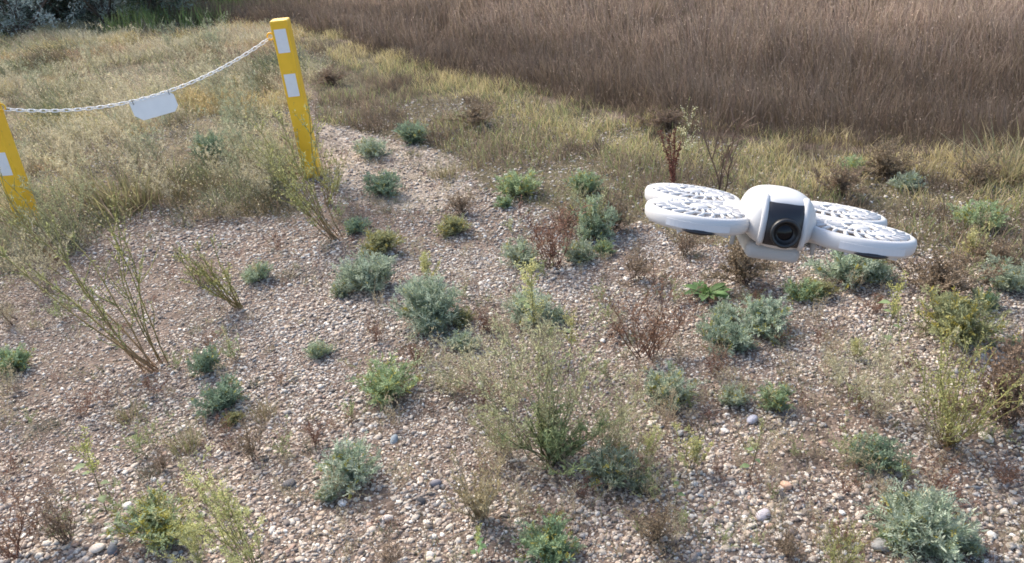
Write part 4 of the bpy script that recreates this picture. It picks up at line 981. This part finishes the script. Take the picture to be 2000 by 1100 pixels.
# guards
GR = .0345
def guard(cx, cy, front):
    bm = bmesh.new()
    # outer rim: rounded tall band
    R1 = GR
    lathe(bm, [(R1-.0030, .0052), (R1-.001, .0062), (R1+.0012, .0050), (R1+.0022, .0022), (R1+.0016, -.0024), (R1-.0002, -.0050), (R1-.0022, -.0056), (R1-.0034, -.0044), (R1-.0034, .003), (R1-.0030, .0055)], cx, cy, 56)
    for rr, zz, th in ((.0222, .0063, .0011), (.0112, .0068, .0013)):
        tube_bm(bm, [(cx+rr*math.cos(a), cy+rr*math.sin(a), zz) for a in [k*2*math.pi/36 for k in range(36)]], th, 6, True)
    for k in range(22):
        a0 = 2*math.pi*k/22; pts = []
        for q in range(6):
            t = q/5; r_ = .0105+(GR-.0137)*t; a = a0+.22*t*t*(1 if cx > 0 else -1); pts.append((cx+r_*math.cos(a), cy+r_*math.sin(a), 0.0068-.0014*t))
        tube_bm(bm, pts, [.0010, .0011, .0012, .0013, .0014, .0014], 6)
    for k in range(6):
        a = 2*math.pi*k/6+.1; tube_bm(bm, [(cx+.004*math.cos(a), cy+.004*math.sin(a), -.0070), (cx+(GR-.002)*math.cos(a), cy+(GR-.002)*math.sin(a), -.0060)], .0014, 6)
    lathe(bm, [(.0001, .0082), (.0055, .0080), (.0068, .0066), (.0066, .0052), (.0001, .005)], cx, cy, 24)
    g_ = bm_obj('propeller_guard', bm, M_WHT, dr, smooth=True)
    bm = bmesh.new(); lathe(bm, [(.0001, -.0105), (.0062, -.0100), (.0070, -.0080), (.0068, .0010), (.0055, .0022), (.0001, .0026)], cx, cy, 24); bm_obj('motor', bm, M_GRY, dr, smooth=True)
    bm = bmesh.new()
    for k in range(3):
        a = k*2*math.pi/3+.5+cx*20; ca, sa = math.cos(a), math.sin(a)
        top, bot = [], []
        for t, w_ in ((.1, .0025), (.3, .0042), (.55, .0046), (.8, .0038), (1, .0018)):
            r_ = .030*t; tw = .0016*(1-t*.5)
            L_ = (cx+r_*ca-w_*sa, cy+r_*sa+w_*ca, .0032+tw); R__ = (cx+r_*ca+w_*sa, cy+r_*sa-w_*ca, .0032-tw)
            top.append((bm.verts.new(L_), bm.verts.new(R__))); bot.append((bm.verts.new((L_[0], L_[1], L_[2]-.0006)), bm.verts.new((R__[0], R__[1], R__[2]-.0006))))
        for i in range(4):
            bm.faces.new((top[i][0], top[i][1], top[i+1][1], top[i+1][0])); bm.faces.new((bot[i][0], bot[i+1][0], bot[i+1][1], bot[i][1]))
            bm.faces.new((top[i][0], top[i+1][0], bot[i+1][0], bot[i][0])); bm.faces.new((top[i][1], bot[i][1], bot[i+1][1], top[i+1][1]))
    bm_obj('propeller', bm, M_BLADE, dr)
    if front:   # dark slot and flat inset on the front of the rim
        s = 1 if cx > 0 else -1
        bm = bmesh.new(); ring_o, ring_i = [], []
        for q in range(15):
            a = -math.pi/2+s*.05+(q-7)*.085; 
            for lst, zz in ((ring_o, .0018), (ring_i, -.0028)): lst.append(bm.verts.new((cx+(R1+.0026)*math.cos(a), cy+(R1+.0026)*math.sin(a), zz)))
        for q in range(14): bm.faces.new((ring_o[q], ring_o[q+1], ring_i[q+1], ring_i[q]))
        pn_ = bm_obj('rim_panel', bm, M_GRY2, g_); pn_.modifiers.new('solid', 'SOLIDIFY').thickness = .0006
        bm = bmesh.new(); pts = []
        for q in range(9):
            a = -math.pi/2+s*.02+(q-4)*.075; pts.append((cx+(R1+.0020)*math.cos(a), cy+(R1+.0020)*math.sin(a), -.0040))
        tube_bm(bm, pts, [.0002, .0010, .0015, .0018, .0018, .0018, .0015, .0010, .0002], 8); bm_obj('rim_slot', bm, M_BLK, g_, smooth=True)
M_GRY2 = simple('light_grey_panel', (.62, .62, .63), .5, .4, noise=.04)
for cx in (-.054, .054):
    for cy in (-.0335, .036): guard(cx, cy, cy < 0)
    s = 1 if cx > 0 else -1   # arms that join the guards to the body
    for cy in (-.030, .030):
        bm = bmesh.new(); box(bm, min(s*.017, s*.047), max(s*.017, s*.047), cy-.005, cy+.005, -.0068, -.0022); bm_obj('arm', bm, M_WHT, dr, bevel=.0015)
    bm = bmesh.new(); box(bm, min(s*.018, s*.034), max(s*.018, s*.034), -.020, .024, -.0045, .0062); bm_obj('side_fairing', bm, M_WHT, dr, bevel=.003, segs=3)
bm = bmesh.new(); box(bm, -.0185, .0185, -.040, .044, -.0235, -.0120)
bm_obj('battery', bm, M_GRY, dr, bevel=.005, segs=4)
for s in (-1, 1):
    for cy in (-.030, .030):
        bm = bmesh.new(); tube_bm(bm, [(s*.027, cy, -.006), (s*.0275, cy, -.017)], [.0022, .0015], 8); bm_obj('foot', bm, M_GRY, dr, smooth=True)

# ------------------------------------------------------------------ single larger stones
rs = np.random.default_rng(77)
def stone(px, py, wpx, col, label):
    p = at(px, py); r = wpx*dist(p)/F_PX/2; m_ = MB(); bv, bf = ICO3
    d1 = unit(rs.normal(size=3)); V = bv*(1+.16*np.sin(3*(bv @ d1)+rs.uniform(0, 6))[:, None]*.6+rs.normal(0, .012, (len(bv), 1)))
    V = V*np.array([[1.1, .8, .55]])*r
    m_.add(V, [bf], np.array(col)); o = m_.build('stone', MPEB, smooth=True); o.location = (p[0], p[1], p[2]+r*.3); o.rotation_euler = (rs.normal(0, .15), rs.normal(0, .15), rs.uniform(0, 3)); tag(o, label, 'stone', 'larger stones on the gravel')
stone(190, 1074, 30, (.60, .52, .44), 'flat cream stone at the bottom left beside a dark one')
stone(222, 1078, 26, (.10, .11, .13), 'dark slate stone touching the flat cream one at the bottom left')
stone(250, 990, 20, (.75, .71, .66), 'bright white stone left of the large pale wormwood')
stone(566, 948, 26, (.11, .105, .11), 'dark flat stone left of the open silver wormwood')
stone(670, 986, 20, (.74, .72, .70), 'angular white stone just below the open silver wormwood')
stone(851, 947, 22, (.20, .19, .21), 'grey slate stone left of the tan wispy weed')
stone(824, 980, 18, (.07, .07, .075), 'small black stone on the bottom gravel left of the tan weed')
stone(756, 1016, 22, (.70, .62, .56), 'pale pinkish stone on the bottom gravel below the silver wormwood')
stone(770, 862, 20, (.26, .30, .33), 'blue grey stone right of the silver wormwood')
stone(1470, 822, 24, (.42, .42, .48), 'lilac grey stone in front of the close green pair')
stone(1795, 1020, 0+24, (.50, .48, .45), 'grey stone behind the largest silver mound')
stone(1722, 1068, 40, (.33, .32, .30), 'large grey stone at the left foot of the largest silver mound')
stone(1925, 858, 26, (.66, .60, .52), 'cream stone right of the broom like shrub')
stone(1535, 952, 24, (.62, .40, .28), 'orange brown stone on the bare gravel right of the lone stalk')
stone(1490, 1010, 30, (.48, .44, .46), 'oblong mauve stone low on the right gravel')
stone(1815, 970, 24, (.62, .55, .38), 'yellowish stone above the largest silver mound')
